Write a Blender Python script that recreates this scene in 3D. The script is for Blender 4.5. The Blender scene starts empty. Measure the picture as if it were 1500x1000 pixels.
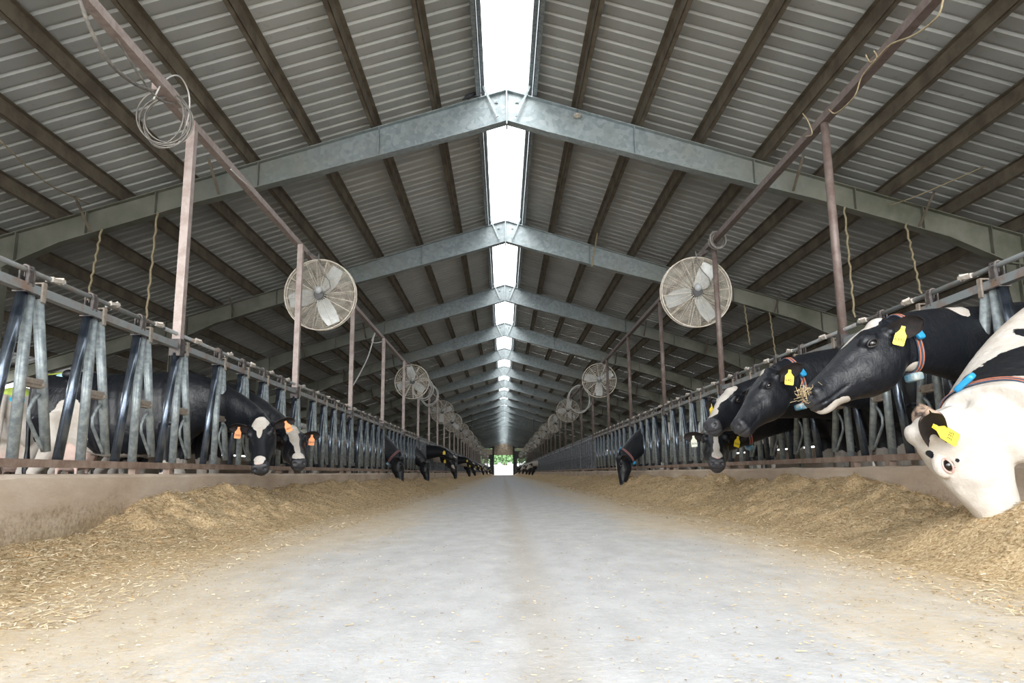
import bpy, math, random
import numpy as np
from mathutils import Vector, Matrix, noise
from mathutils.bvhtree import BVHTree

random.seed(7)
rng = np.random.default_rng(7)
SC = bpy.context.scene
COL = SC.collection

# ------------------------------------------------------------------ camera
FPX = 1080.0
CAM = Vector((-0.10, 0.0, 0.42))
_roll = -0.0105
_u, _v = -13.0 / FPX, -192.0 / FPX
_xr = _u * math.cos(_roll) - _v * math.sin(_roll)
_yr = _u * math.sin(_roll) + _v * math.cos(_roll)
_n = math.sqrt(_xr * _xr + _yr * _yr + 1)
_yaw, _pitch = math.asin(_xr / _n), math.atan(-_yr)
cam_data = bpy.data.cameras.new('camera')
cam = bpy.data.objects.new('camera', cam_data)
COL.objects.link(cam)
cam.matrix_world = (Matrix.Translation(CAM) @ Matrix.Rotation(_yaw, 4, 'Z')
                    @ Matrix.Rotation(math.pi / 2 + _pitch, 4, 'X') @ Matrix.Rotation(_roll, 4, 'Z'))
cam_data.sensor_width = 36
cam_data.lens = 36 * FPX / 1500
cam_data.clip_end = 600
SC.camera = cam

# ------------------------------------------------------------------ world, daylight, exposure
world = bpy.data.worlds.new('overcast_sky')
SC.world = world
world.use_nodes = True
bg = world.node_tree.nodes['Background']
bg.inputs[0].default_value = (0.95, 0.975, 1.0, 1)
bg.inputs[1].default_value = 4.0
sun_d = bpy.data.lights.new('hazy_sun', 'SUN')
sun_d.energy = 2.0
sun_d.angle = math.radians(40)
sun_d.color = (1.0, 0.97, 0.92)
sun = bpy.data.objects.new('hazy_sun', sun_d)
COL.objects.link(sun)
sun.rotation_euler = (math.radians(75), 0, math.radians(-8))   # soft sun through the open front end
SC.view_settings.view_transform = 'Standard'
SC.view_settings.look = 'None'
SC.view_settings.gamma = 1
SC.view_settings.use_curve_mapping = False
SC.view_settings.exposure = 0.55
SC.cycles.max_bounces = 10
SC.cycles.diffuse_bounces = 6
SC.cycles.caustics_reflective = False
SC.cycles.caustics_refractive = False
SC.cycles.sample_clamp_indirect = 6
SC.cycles.use_denoising = True


def portal(name, loc, rot, sx, sy):
    d = bpy.data.lights.new(name, 'AREA')
    d.shape = 'RECTANGLE'
    d.size, d.size_y = sx, sy
    d.cycles.is_portal = True
    o = bpy.data.objects.new(name, d)
    o.location, o.rotation_euler = loc, rot
    COL.objects.link(o)


Y0, Y1 = -1.6, 141.6          # front and far end of the barn
RIDGE, SLOPE = 6.22, 0.308    # rafter top at the ridge, fall per metre
EAVE, COLX = 11.5, 7.5
portal('portal_ridge', (0, (Y0 + Y1) / 2, 6.6), (0, 0, 0), 0.9, Y1 - Y0)
portal('portal_front', (0, Y0 - 0.1, 3.3), (math.pi / 2, 0, 0), 23, 6.6)

# ------------------------------------------------------------------ helpers


def tag(o, label=None, cat=None, group=None, kind=None):
    if label: o['label'] = label
    if cat: o['category'] = cat
    if group: o['group'] = group
    if kind: o['kind'] = kind
    return o


def empty(name, loc=(0, 0, 0), rz=0.0, parent=None):
    o = bpy.data.objects.new(name, None)
    o.location = loc
    o.rotation_euler = (0, 0, rz)
    o.empty_display_size = 0.1
    COL.objects.link(o)
    if parent: o.parent = parent
    return o


def link(name, mesh, parent=None, loc=None):
    o = bpy.data.objects.new(name, mesh)
    COL.objects.link(o)
    if parent: o.parent = parent
    if loc is not None: o.location = loc
    return o


def copy_tree(o, kids, parent=None):
    c = o.copy()
    COL.objects.link(c)
    if parent: c.parent = parent
    for ch in kids.get(o, []):
        copy_tree(ch, kids, c)
    return c


def kids_map():
    k = {}
    for o in SC.objects:
        if o.parent: k.setdefault(o.parent, []).append(o)
    return k


class MB:
    def __init__(self):
        self.v, self.f = [], []

    def add(self, vs, fs):
        b = len(self.v)
        self.v += [tuple(p) for p in vs]
        self.f += [tuple(i + b for i in f) for f in fs]
        return self

    def box(self, c, s):
        x, y, z = c
        a, b, d = s[0] / 2, s[1] / 2, s[2] / 2
        vs = [(x + i * a, y + j * b, z + k * d) for i in (-1, 1) for j in (-1, 1) for k in (-1, 1)]
        return self.add(vs, [(0, 1, 3, 2), (4, 6, 7, 5), (0, 4, 5, 1), (2, 3, 7, 6), (0, 2, 6, 4), (1, 5, 7, 3)])

    def bar(self, p, q, w, h, up=(0, 0, 1)):
        """rectangular bar from p to q, w wide across, h high along up"""
        p, q = Vector(p), Vector(q)
        t = (q - p).normalized()
        s = t.cross(Vector(up))
        if s.length < 1e-4: s = t.cross(Vector((0, 1, 0)))
        s.normalize()
        u = s.cross(t).normalized()
        vs = []
        for e in (p, q):
            for a, b in ((-1, -1), (1, -1), (1, 1), (-1, 1)):
                vs.append(e + s * a * w / 2 + u * b * h / 2)
        return self.add(vs, [(0, 1, 2, 3), (7, 6, 5, 4), (0, 4, 5, 1), (1, 5, 6, 2), (2, 6, 7, 3), (3, 7, 4, 0)])

    def tube(self, pts, r, n=8, closed=False):
        pts = [Vector(p) for p in pts]
        m = len(pts)
        rs = r if isinstance(r, (list, tuple)) else [r] * m
        vs, prev = [], None
        for i, p in enumerate(pts):
            a = pts[i - 1] if (i > 0 or closed) else p
            b = pts[(i + 1) % m] if (i < m - 1 or closed) else p
            t = (b - a).normalized()
            if prev is None:
                s = t.cross(Vector((0, 0, 1)))
                if s.length < 0.05: s = t.cross(Vector((0, 1, 0)))
            else:
                s = prev - t * prev.dot(t)
            s.normalize()
            prev = s
            u = t.cross(s)
            for k in range(n):
                an = 2 * math.pi * k / n
                vs.append(p + (s * math.cos(an) + u * math.sin(an)) * rs[i])
        fs = []
        for i in range(m if closed else m - 1):
            j = (i + 1) % m
            for k in range(n):
                l = (k + 1) % n
                fs.append((i * n + k, i * n + l, j * n + l, j * n + k))
        if not closed:
            fs.append(tuple(range(n))[::-1])
            fs.append(tuple((m - 1) * n + k for k in range(n)))
        return self.add(vs, fs)

    def rings(self, rs, n=24):
        """rs: list of (centre, side, up, rside, rup, expo); capped loft"""
        vs = []
        for c, s, u, a, b, e in rs:
            for k in range(n):
                an = 2 * math.pi * k / n
                ca, sa = math.cos(an), math.sin(an)
                ca = math.copysign(abs(ca) ** (2 / e), ca)
                sa = math.copysign(abs(sa) ** (2 / e), sa)
                vs.append(Vector(c) + Vector(s) * a * ca + Vector(u) * b * sa)
        m = len(rs)
        fs = []
        for i in range(m - 1):
            for k in range(n):
                l = (k + 1) % n
                fs.append((i * n + k, i * n + l, (i + 1) * n + l, (i + 1) * n + k))
        fs.append(tuple(range(n))[::-1])
        fs.append(tuple((m - 1) * n + k for k in range(n)))
        return self.add(vs, fs)

    def ball(self, c, r, mat=None, nu=12, nv=8):
        c = Vector(c)
        r = Vector(r) if hasattr(r, '__len__') else Vector((r, r, r))
        vs = []
        for j in range(1, nv):
            ph = math.pi * j / nv
            for i in range(nu):
                th = 2 * math.pi * i / nu
                p = Vector((r.x * math.sin(ph) * math.cos(th), r.y * math.sin(ph) * math.sin(th), r.z * math.cos(ph)))
                vs.append(c + (mat @ p if mat else p))
        top, bot = Vector((0, 0, r.z)), Vector((0, 0, -r.z))
        vs.append(c + (mat @ top if mat else top))
        vs.append(c + (mat @ bot if mat else bot))
        fs = []
        for j in range(nv - 2):
            for i in range(nu):
                l = (i + 1) % nu
                fs.append((j * nu + i, (j + 1) * nu + i, (j + 1) * nu + l, j * nu + l))
        t, b = len(vs) - 2, len(vs) - 1
        for i in range(nu):
            l = (i + 1) % nu
            fs.append((t, i, l))
            fs.append((b, (nv - 2) * nu + l, (nv - 2) * nu + i))
        return self.add(vs, fs)

    def cyl(self, p, q, r, n=16):
        return self.tube([p, q], r, n)

    def mesh(self, name, m=None, smooth=False):
        me = bpy.data.meshes.new(name)
        me.from_pydata(self.v, [], self.f)
        if smooth: me.shade_smooth() if smooth is True else me.set_sharp_from_angle(angle=smooth)
        if smooth and smooth is not True:
            me.shade_smooth()
            me.set_sharp_from_angle(angle=smooth)
        if m: me.materials.append(m)
        return me

    def build(self, name, m=None, parent=None, loc=None, smooth=False):
        return link(name, self.mesh(name, m, smooth), parent, loc)


# ------------------------------------------------------------------ materials


class N:
    def __init__(self, name):
        self.m = bpy.data.materials.new(name)
        self.m.use_nodes = True
        self.t = self.m.node_tree
        self.b = self.t.nodes['Principled BSDF']

    def n(self, kind, **kw):
        x = self.t.nodes.new('ShaderNode' + kind)
        for k, v in kw.items(): setattr(x, k, v)
        return x

    def l(self, a, b): self.t.links.new(a, b)

    def coords(self, scale=(1, 1, 1), world_space=False):
        if world_space:
            src = self.n('NewGeometry').outputs['Position']
        else:
            src = self.n('TexCoord').outputs['Object']
        mp = self.n('Mapping')
        mp.inputs['Scale'].default_value = scale
        self.l(src, mp.inputs[0])
        return mp.outputs[0]

    def noise(self, vec, scale, detail=4, rough=0.6, dist=0.0):
        x = self.n('TexNoise')
        x.inputs['Scale'].default_value = scale
        x.inputs['Detail'].default_value = detail
        x.inputs['Roughness'].default_value = rough
        x.inputs['Distortion'].default_value = dist
        self.l(vec, x.inputs['Vector'])
        return x.outputs[0]

    def ramp(self, fac, stops):
        r = self.n('ValToRGB')
        e = r.color_ramp.elements
        while len(e) < len(stops): e.new(0.5)
        for i, (p, c) in enumerate(stops):
            e[i].position = p
            e[i].color = (*c, 1) if hasattr(c, '__len__') else (c, c, c, 1)
        self.l(fac, r.inputs[0])
        return r.outputs[0]

    def mix(self, fac, a, b, mode='MIX'):
        x = self.n('Mix', data_type='RGBA', blend_type=mode)
        for s, val in ((0, fac), (6, a), (7, b)):
            if hasattr(val, 'is_output'): self.l(val, x.inputs[s])
            elif hasattr(val, '__len__'): x.inputs[s].default_value = (*val, 1)
            else: x.inputs[s].default_value = val
        return x.outputs[2]

    def math(self, op, a, b=0.0, clamp=False):
        x = self.n('Math', operation=op, use_clamp=clamp)
        for s, val in ((0, a), (1, b)):
            if hasattr(val, 'is_output'): self.l(val, x.inputs[s])
            else: x.inputs[s].default_value = val
        return x.outputs[0]

    def smooth(self, v, a, b):
        x = self.n('MapRange', interpolation_type='SMOOTHSTEP')
        x.inputs[1].default_value = a
        x.inputs[2].default_value = b
        self.l(v, x.inputs[0])
        return x.outputs[0]

    def bump(self, h, dist, strength=1.0):
        x = self.n('Bump')
        x.inputs['Distance'].default_value = dist
        x.inputs['Strength'].default_value = strength
        self.l(h, x.inputs['Height'])
        self.l(x.outputs[0], self.b.inputs['Normal'])

    def set(self, color=None, rough=None, metal=None, spec=None, sheen=None):
        for k, v in (('Base Color', color), ('Roughness', rough), ('Metallic', metal), ('Specular IOR Level', spec), ('Sheen Weight', sheen)):
            if v is None: continue
            if hasattr(v, 'is_output'): self.l(v, self.b.inputs[k])
            elif hasattr(v, '__len__'): self.b.inputs[k].default_value = (*v, 1)
            else: self.b.inputs[k].default_value = v
        return self.m


def simple(name, c1, c2=None, scale=12, rough=0.6, metal=0.0, stops=(0.4, 0.62), bump=0.0, spec=None, ws=False):
    q = N(name)
    if c2 is None: return q.set(c1, rough, metal, spec)
    v = q.coords(world_space=ws)
    f = q.noise(v, scale, 6, 0.65)
    c = q.ramp(f, [(stops[0], c1), (stops[1], c2)])
    if bump: q.bump(f, bump)
    return q.set(c, rough, metal, spec)


M = {}
M['galv'] = simple('galvanised_steel', (0.20, 0.235, 0.25), (0.36, 0.40, 0.405), 22, 0.42, 0.4)
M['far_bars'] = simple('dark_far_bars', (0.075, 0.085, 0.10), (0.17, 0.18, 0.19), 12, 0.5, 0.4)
M['polished'] = simple('rubbed_steel', (0.045, 0.06, 0.085), (0.16, 0.19, 0.23), 5, 0.22, 0.8)
M['rail'] = simple('rusty_rail_steel', (0.30, 0.33, 0.34), (0.30, 0.17, 0.10), 7, 0.5, 0.4, (0.5, 0.72))
M['bracket'] = simple('dark_bracket_steel', (0.05, 0.045, 0.045), (0.14, 0.12, 0.11), 20, 0.55, 0.4)
M['block'] = simple('stop_block_steel', (0.25, 0.2, 0.16), (0.36, 0.33, 0.29), 25, 0.6, 0.3)
M['kerb_rail'] = simple('brown_kerb_rail', (0.24, 0.165, 0.13), (0.36, 0.28, 0.23), 9, 0.6, 0.2)
M['white_plastic'] = simple('dirty_white_plastic', (0.5, 0.46, 0.41), (0.36, 0.32, 0.27), 30, 0.5)
M['redbrown'] = simple('red_oxide_tube', (0.185, 0.145, 0.13), (0.13, 0.093, 0.08), 14, 0.5, 0.1)
M['pinkbrown'] = simple('faded_pink_oxide_tube', (0.40, 0.335, 0.31), (0.30, 0.235, 0.21), 14, 0.5, 0.1)
M['cable'] = simple('grey_cable', (0.13, 0.125, 0.12), (0.25, 0.23, 0.2), 15, 0.5)
M['cable_light'] = simple('pale_hose', (0.5, 0.5, 0.5), (0.65, 0.62, 0.58), 15, 0.4)
M['rope'] = simple('weathered_rope', (0.30, 0.24, 0.14), (0.42, 0.36, 0.24), 40, 0.9)
M['fan_white'] = simple('cream_fan_wire', (0.72, 0.68, 0.6), (0.5, 0.44, 0.36), 18, 0.5)
M['fan_blade'] = simple('pale_fan_blade', (0.62, 0.66, 0.67), (0.50, 0.53, 0.53), 6, 0.35, 0.2)
M['black'] = simple('black_motor', (0.015, 0.015, 0.017), rough=0.4)
M['motor_grey'] = simple('grey_motor_cap', (0.42, 0.44, 0.45), rough=0.4)
M['yellow_sticker'] = simple('yellow_sticker', (0.8, 0.6, 0.05), rough=0.5)
M['purlin'] = simple('dusty_purlin', (0.20, 0.17, 0.125), (0.12, 0.098, 0.072), 3.0, 0.8, 0.1, ws=True)


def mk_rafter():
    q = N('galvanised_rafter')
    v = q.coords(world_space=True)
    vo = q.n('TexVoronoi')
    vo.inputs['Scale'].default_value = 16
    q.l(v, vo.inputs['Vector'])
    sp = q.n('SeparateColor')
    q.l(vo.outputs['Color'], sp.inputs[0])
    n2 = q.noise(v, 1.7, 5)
    g = q.ramp(sp.outputs[0], [(0.0, (0.30, 0.36, 0.38)), (1.0, (0.44, 0.50, 0.52))])  # galvanised spangle towards the ridge, colour raised to include skylight glow
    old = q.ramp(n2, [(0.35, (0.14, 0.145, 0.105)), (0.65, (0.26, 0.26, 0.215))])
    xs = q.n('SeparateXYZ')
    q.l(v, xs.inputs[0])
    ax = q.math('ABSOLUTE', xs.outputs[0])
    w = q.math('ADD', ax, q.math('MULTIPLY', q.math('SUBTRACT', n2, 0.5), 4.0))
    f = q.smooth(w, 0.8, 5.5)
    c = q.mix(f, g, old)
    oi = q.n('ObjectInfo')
    c = q.mix(1.0, c, q.ramp(oi.outputs['Random'], [(0, 0.78), (1, 1.12)]), 'MULTIPLY')  # random tone per member, painted in place of light stripes between far frames
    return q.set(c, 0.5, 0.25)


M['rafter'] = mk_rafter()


def mk_sheet():
    q = N('roof_sheet_metal')
    v = q.coords(world_space=True)
    oi = q.n('ObjectInfo')
    c = q.ramp(q.noise(q.coords((1, 0.5, 1), True), 0.7, 6), [(0.35, (0.42, 0.435, 0.42)), (0.65, (0.53, 0.54, 0.52))])
    tint = q.ramp(oi.outputs['Random'], [(0, 0.88), (1, 1.06)])
    c = q.mix(1.0, c, tint, 'MULTIPLY')
    st = q.ramp(q.noise(v, 9, 3), [(0.62, 1.0), (0.75, 0.8)])
    c = q.mix(1.0, c, st, 'MULTIPLY')
    return q.set(c, 0.45, 0.1)


M['sheet'] = mk_sheet()


def mk_floor():
    q = N('dusty_concrete_floor')
    v = q.coords(world_space=True)
    xs = q.n('SeparateXYZ')
    q.l(v, xs.inputs[0])
    ax = q.math('ABSOLUTE', xs.outputs[0])
    big = q.noise(q.coords((1, 0.35, 1), True), 1.1, 6, 0.65)
    fine = q.noise(q.coords((1, 0.8, 1), True), 34, 6, 0.7)
    mid = q.noise(q.coords((1, 0.5, 1), True), 7, 5, 0.65)
    grey = q.ramp(mid, [(0.3, (0.42, 0.423, 0.426)), (0.7, (0.56, 0.563, 0.566))])
    dust = q.ramp(mid, [(0.3, (0.50, 0.425, 0.32)), (0.7, (0.63, 0.56, 0.46))])
    tan = q.ramp(fine, [(0.3, (0.36, 0.25, 0.13)), (0.52, (0.54, 0.40, 0.23)), (0.7, (0.68, 0.56, 0.37))])
    w = q.math('ADD', ax, q.math('MULTIPLY', q.math('SUBTRACT', big, 0.5), 1.9))
    w2 = q.math('ADD', w, q.math('MULTIPLY', q.math('SUBTRACT', fine, 0.5), 1.7))
    c = q.mix(q.smooth(w2, 0.55, 1.25), grey, dust)
    c = q.mix(q.smooth(w2, 1.15, 1.95), c, tan)
    chips = q.ramp(q.noise(q.coords((1, 1, 1), True), 60, 3, 0.8), [(0.60, 0.0), (0.66, 1.0)])
    c = q.mix(q.math('MULTIPLY', chips, 0.6), c, (0.72, 0.62, 0.44))
    cx = q.math('ABSOLUTE', q.math('SUBTRACT', xs.outputs[0], q.math('MULTIPLY', q.math('SUBTRACT', mid, 0.5), 0.1)))
    seam = q.math('SUBTRACT', 1.0, q.smooth(cx, 0.01, 0.14))
    c = q.mix(q.math('MULTIPLY', seam, 0.35), c, (0.38, 0.32, 0.24))
    q.bump(fine, 0.004)
    return q.set(c, 0.75, 0.0, 0.3)


M['floor'] = mk_floor()


def mk_kerb():
    q = N('stained_kerb_concrete')
    v = q.coords(world_space=True)
    xs = q.n('SeparateXYZ')
    q.l(v, xs.inputs[0])
    n1 = q.noise(q.coords((1, 0.5, 1.4), True), 2.2, 7, 0.7)
    n2 = q.noise(v, 45, 5, 0.7)
    c = q.ramp(n1, [(0.3, (0.42, 0.325, 0.245)), (0.5, (0.54, 0.44, 0.345)), (0.7, (0.66, 0.57, 0.47))])
    stuck = q.ramp(n2, [(0.35, (0.17, 0.12, 0.07)), (0.6, (0.42, 0.32, 0.18))])
    h = q.math('ADD', xs.outputs[2], q.math('MULTIPLY', q.math('SUBTRACT', n1, 0.5), 0.5))
    h = q.math('ADD', h, q.math('MULTIPLY', q.math('SUBTRACT', n2, 0.5), 0.25))
    f = q.math('SUBTRACT', 1.0, q.smooth(h, 0.10, 0.27))
    c = q.mix(q.math('MULTIPLY', f, 0.75), c, stuck)
    q.bump(q.math('ADD', n1, q.math('MULTIPLY', n2, 0.25)), 0.012)
    return q.set(c, 0.85, 0.0, 0.25)


M['kerb'] = mk_kerb()
M['slab'] = simple('stall_floor_concrete', (0.10, 0.085, 0.07), (0.2, 0.17, 0.14), 3, 0.6)


def mk_feed():
    q = N('chopped_feed')
    v = q.coords(world_space=True)
    n1 = q.noise(v, 70, 5, 0.75)
    n2 = q.noise(v, 3.5, 5, 0.6)
    c = q.ramp(n1, [(0.32, (0.19, 0.125, 0.065)), (0.45, (0.50, 0.37, 0.22)), (0.57, (0.70, 0.56, 0.37)), (0.70, (0.84, 0.75, 0.58))])
    t = q.ramp(n2, [(0.35, (0.82, 0.80, 0.74)), (0.65, (1.12, 1.08, 1.0))])
    c = q.mix(1.0, c, t, 'MULTIPLY')
    q.bump(n1, 0.012)
    return q.set(c, 0.9, 0.0, 0.15)


M['feed'] = mk_feed()


def mk_straw():
    q = N('dry_straw')
    at = q.n('Attribute', attribute_name='shade')
    c = q.ramp(at.outputs['Fac'], [(0.0, (0.17, 0.115, 0.06)), (0.3, (0.42, 0.31, 0.17)), (0.65, (0.64, 0.52, 0.33)), (0.9, (0.82, 0.74, 0.57)), (1.0, (0.72, 0.38, 0.12))])
    return q.set(c, 0.75, 0.0, 0.2)


M['straw'] = mk_straw()


def mk_fur():
    q = N('holstein_coat')
    tc = q.n('TexCoord').outputs['Object']
    n1 = q.noise(tc, 7, 5, 0.6)
    n2 = q.noise(tc, 55, 3, 0.6)
    hair = q.noise(q.coords((60, 60, 160)), 1.0, 3, 0.7)
    f = q.n('Attribute', attribute_name='white').outputs['Fac']
    g = q.math('ADD', f, q.math('MULTIPLY', q.math('SUBTRACT', n1, 0.5), 0.38))
    g = q.math('ADD', g, q.math('MULTIPLY', q.math('SUBTRACT', n2, 0.5), 0.10))
    w = q.smooth(g, -0.012, 0.012)
    blk = q.ramp(hair, [(0.3, (0.003, 0.004, 0.006)), (0.7, (0.010, 0.012, 0.017))])
    wht = q.ramp(q.noise(tc, 5, 5, 0.65), [(0.32, (0.42, 0.37, 0.31)), (0.6, (0.57, 0.54, 0.50))])
    wht = q.mix(q.math('MULTIPLY', hair, 0.25), wht, (0.48, 0.43, 0.38))
    c = q.mix(w, blk, wht)
    sk = q.n('Attribute', attribute_name='skin').outputs['Fac']
    skc = q.mix(w, (0.035, 0.036, 0.042), (0.62, 0.40, 0.34))
    c = q.mix(sk, c, skc)
    pa = q.n('Attribute', attribute_name='paint')
    pm = q.smooth(q.math('ADD', pa.outputs['Alpha'], q.math('MULTIPLY', q.math('SUBTRACT', n2, 0.5), 0.7)), 0.45, 0.55)
    c = q.mix(pm, c, pa.outputs['Color'])
    folds = q.noise(q.coords((1, 1, 0.6)), 13, 5, 0.6)
    q.bump(q.math('ADD', q.math('MULTIPLY', hair, 0.12), folds), 0.016, 0.7)
    r = q.mix(w, q.ramp(folds, [(0.3, 0.33), (0.7, 0.46)]), (0.75, 0.75, 0.75))
    q.l(r, q.b.inputs['Roughness'])
    q.b.inputs['Sheen Weight'].default_value = 0.0
    q.b.inputs['Sheen Roughness'].default_value = 0.4
    return q.set(c, None, 0.0, 0.38)


M['fur'] = mk_fur()
M['ear_fur'] = simple('dark_ear_hair', (0.01, 0.01, 0.012), (0.03, 0.025, 0.025), 40, 0.7)
M['ear_brown'] = simple('brown_ear_hair', (0.03, 0.02, 0.018), (0.42, 0.30, 0.22), 12, 0.8, 0, (0.42, 0.6))
M['ear_inner'] = simple('inner_ear_hair', (0.005, 0.004, 0.004), (0.018, 0.011, 0.010), 30, 0.8)
M['eye'] = simple('dark_wet_eye', (0.006, 0.005, 0.006), rough=0.06, spec=0.7)
M['eye_rim'] = simple('dark_eyelid', (0.02, 0.017, 0.017), rough=0.45)
M['eye_rim_pink'] = simple('pink_eyelid', (0.5, 0.33, 0.29), rough=0.5)
M['tag_orange'] = simple('orange_tag_plastic', (0.85, 0.27, 0.06), rough=0.45)
M['tag_yellow'] = simple('yellow_tag_plastic', (0.86, 0.64, 0.04), rough=0.45)
M['tag_pale'] = simple('pale_tag_plastic', (0.72, 0.74, 0.62), rough=0.45)
M['tag_ink'] = simple('tag_ink', (0.03, 0.025, 0.02), rough=0.6)
M['collar_navy'] = simple('navy_collar_webbing', (0.035, 0.06, 0.10), (0.06, 0.09, 0.14), 60, 0.8)
M['collar_orange'] = simple('orange_collar_stripe', (0.62, 0.17, 0.06), rough=0.8)
M['blue_plastic'] = simple('blue_transponder_plastic', (0.02, 0.27, 0.55), (0.03, 0.33, 0.62), 10, 0.35)
M['worn_blue'] = simple('worn_blue_plastic', (0.03, 0.24, 0.42), (0.42, 0.47, 0.45), 9, 0.45, 0, (0.42, 0.6))
M['green_plastic'] = simple('green_plastic', (0.02, 0.42, 0.16), rough=0.4)
M['grass_green'] = simple('tree_foliage', (0.07, 0.16, 0.06), (0.24, 0.38, 0.18), 1.4, 0.8, ws=True)
M['bark'] = simple('bark', (0.12, 0.09, 0.06), (0.2, 0.16, 0.12), 6, 0.9)
M['yard'] = simple('pale_yard_gravel', (0.80, 0.79, 0.76), (0.88, 0.87, 0.84), 2, 0.9, ws=True)
M['cream_panel'] = simple('cream_wall_panel', (0.55, 0.50, 0.38), (0.45, 0.42, 0.33), 2, 0.7)
M['dark_panel'] = simple('dark_gable_panel', (0.035, 0.045, 0.055), (0.07, 0.08, 0.09), 1, 0.6)
M['door_slats'] = simple('brown_rolled_curtain', (0.24, 0.19, 0.14), (0.42, 0.36, 0.27), 2.5, 0.7)
M['dark_post'] = simple('dark_steel_post', (0.03, 0.035, 0.045), rough=0.6)
M['curtain'] = simple('side_curtain_mesh', (0.05, 0.06, 0.055), (0.09, 0.1, 0.09), 2, 0.8)
M['bird'] = simple('dark_feathers', (0.02, 0.022, 0.03), (0.06, 0.065, 0.08), 30, 0.6)
M['puddle'] = simple('wet_grate', (0.02, 0.05, 0.05), rough=0.2)

# ------------------------------------------------------------------ setting: floors and kerbs
fl = MB()
fl.box((0, 65, -0.05), (5.4, 170, 0.1))
tag(fl.build('floor', M['floor']), kind='structure')
for s, nm in ((-1, 'left'), (1, 'right')):
    m = MB()
    m.box((s * 7.4, 70, -0.05), (9.2, 143.5, 0.1))
    tag(m.build('floor_stalls_' + nm, M['slab']), kind='structure')
    # kerb with a slightly chipped, uneven top edge
    m = MB()
    ys = []
    y = Y0
    while y < 16: ys.append(y); y += 0.12
    while y < Y1: ys.append(y); y += 1.5
    ys.append(Y1)
    vs, fs = [], []
    for y in ys:
        e = 0.012 * (noise.noise((y * 1.7, s * 3, 0)) + 0.6 * noise.noise((y * 6, s, 2)))
        w = 0.008 * noise.noise((y * 2.3, s * 9, 5))
        xi = s * (2.70 + w)
        vs += [(xi, y, -0.02), (xi, y, 0.21), (xi, y, 0.415 + e), (s * 2.725, y, 0.435 + e), (s * 2.95, y, 0.44 + e * 0.5), (s * 2.95, y, -0.02)]
    for i in range(len(ys) - 1):
        for k in range(6):
            a, b = i * 6 + k, i * 6 + (k + 1) % 6
            fs.append((a, a + 6, b + 6, b) if s < 0 else (a, b, b + 6, a + 6))
    fs.append(tuple(range(6)))
    fs.append(tuple(range(len(vs) - 6, len(vs)))[::-1])
    m.add(vs, fs)
    tag(m.build('curb_' + nm, M['kerb']), kind='structure')

# ------------------------------------------------------------------ roof: ceiling > sheets and purlins
roof = tag(empty('ceiling', (0, 0, 0)), kind='structure')
ROOF_UNDER = RIDGE + 0.20
SLOPE_A = math.atan(SLOPE)
XR = 0.36


def sheet_mesh():
    # one metre of trapezoid-ribbed sheet, running down the slope along +x
    vs, fs = [], []
    prof = []
    for r in range(4):
        b = r * 0.25
        prof += [(b, 0), (b + 0.165, 0), (b + 0.185, 0.032), (b + 0.23, 0.032)]
    prof.append((1.0, 0.0))
    prof.append((1.012, 0.0))
    L = (EAVE + 0.1 - XR) / math.cos(SLOPE_A)
    for x in (0.0, L):
        for (yy, zz) in prof: vs.append((x, yy, zz))
    n = len(prof)
    for i in range(n - 1): fs.append((i, i + 1, n + i + 1, n + i))
    me = bpy.data.meshes.new('roof_sheet')
    me.from_pydata(vs, [], fs)
    me.materials.append(M['sheet'])
    return me


sm = sheet_mesh()
y = Y0
k = 0
while y < Y1 - 0.2:
    for s in (-1, 1):
        o = link('roof_sheet', sm, roof)
        zz = ROOF_UNDER - SLOPE * XR + (0.003 if k % 2 else 0)
        if s > 0:
            o.matrix_world = Matrix.Translation((XR, y, zz)) @ Matrix.Rotation(SLOPE_A, 4, 'Y')
        else:
            o.matrix_world = Matrix.Translation((-XR, y + 1.0, zz)) @ Matrix.Rotation(math.pi, 4, 'Z') @ Matrix.Rotation(SLOPE_A, 4, 'Y')
    y += 1.0
    k += 1

PX = [0.40] + [1.08 + 0.93 * i for i in range(12)]
for s in (-1, 1):
    for x in PX:
        zt = ROOF_UNDER - SLOPE * x
        m = MB()
        tilt = 0.0
        # Z-section: top flange, web, bottom flange with lip
        h = 0.19
        m.box((s * x, (Y0 + Y1) / 2, zt - h / 2), (0.012, Y1 - Y0, h))
        m.box((s * (x + 0.03), (Y0 + Y1) / 2, zt - h + 0.004), (0.065, Y1 - Y0, 0.008))
        m.box((s * (x + 0.062), (Y0 + Y1) / 2, zt - h + 0.018), (0.006, Y1 - Y0, 0.03))
        m.box((s * (x - 0.03), (Y0 + Y1) / 2, zt - 0.012), (0.065, Y1 - Y0, 0.008))
        m.build('purlin', M['purlin'] if x > 0.5 else M['galv'], roof)
# ridge edge flashings
for s in (-1, 1):
    m = MB()
    m.bar((s * 0.36, Y0, ROOF_UNDER + 0.05), (s * 0.36, Y1, ROOF_UNDER + 0.05), 0.02, 0.22)
    m.build('ridge_flashing', M['galv'], roof)

# ------------------------------------------------------------------ steel portal frames


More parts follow.
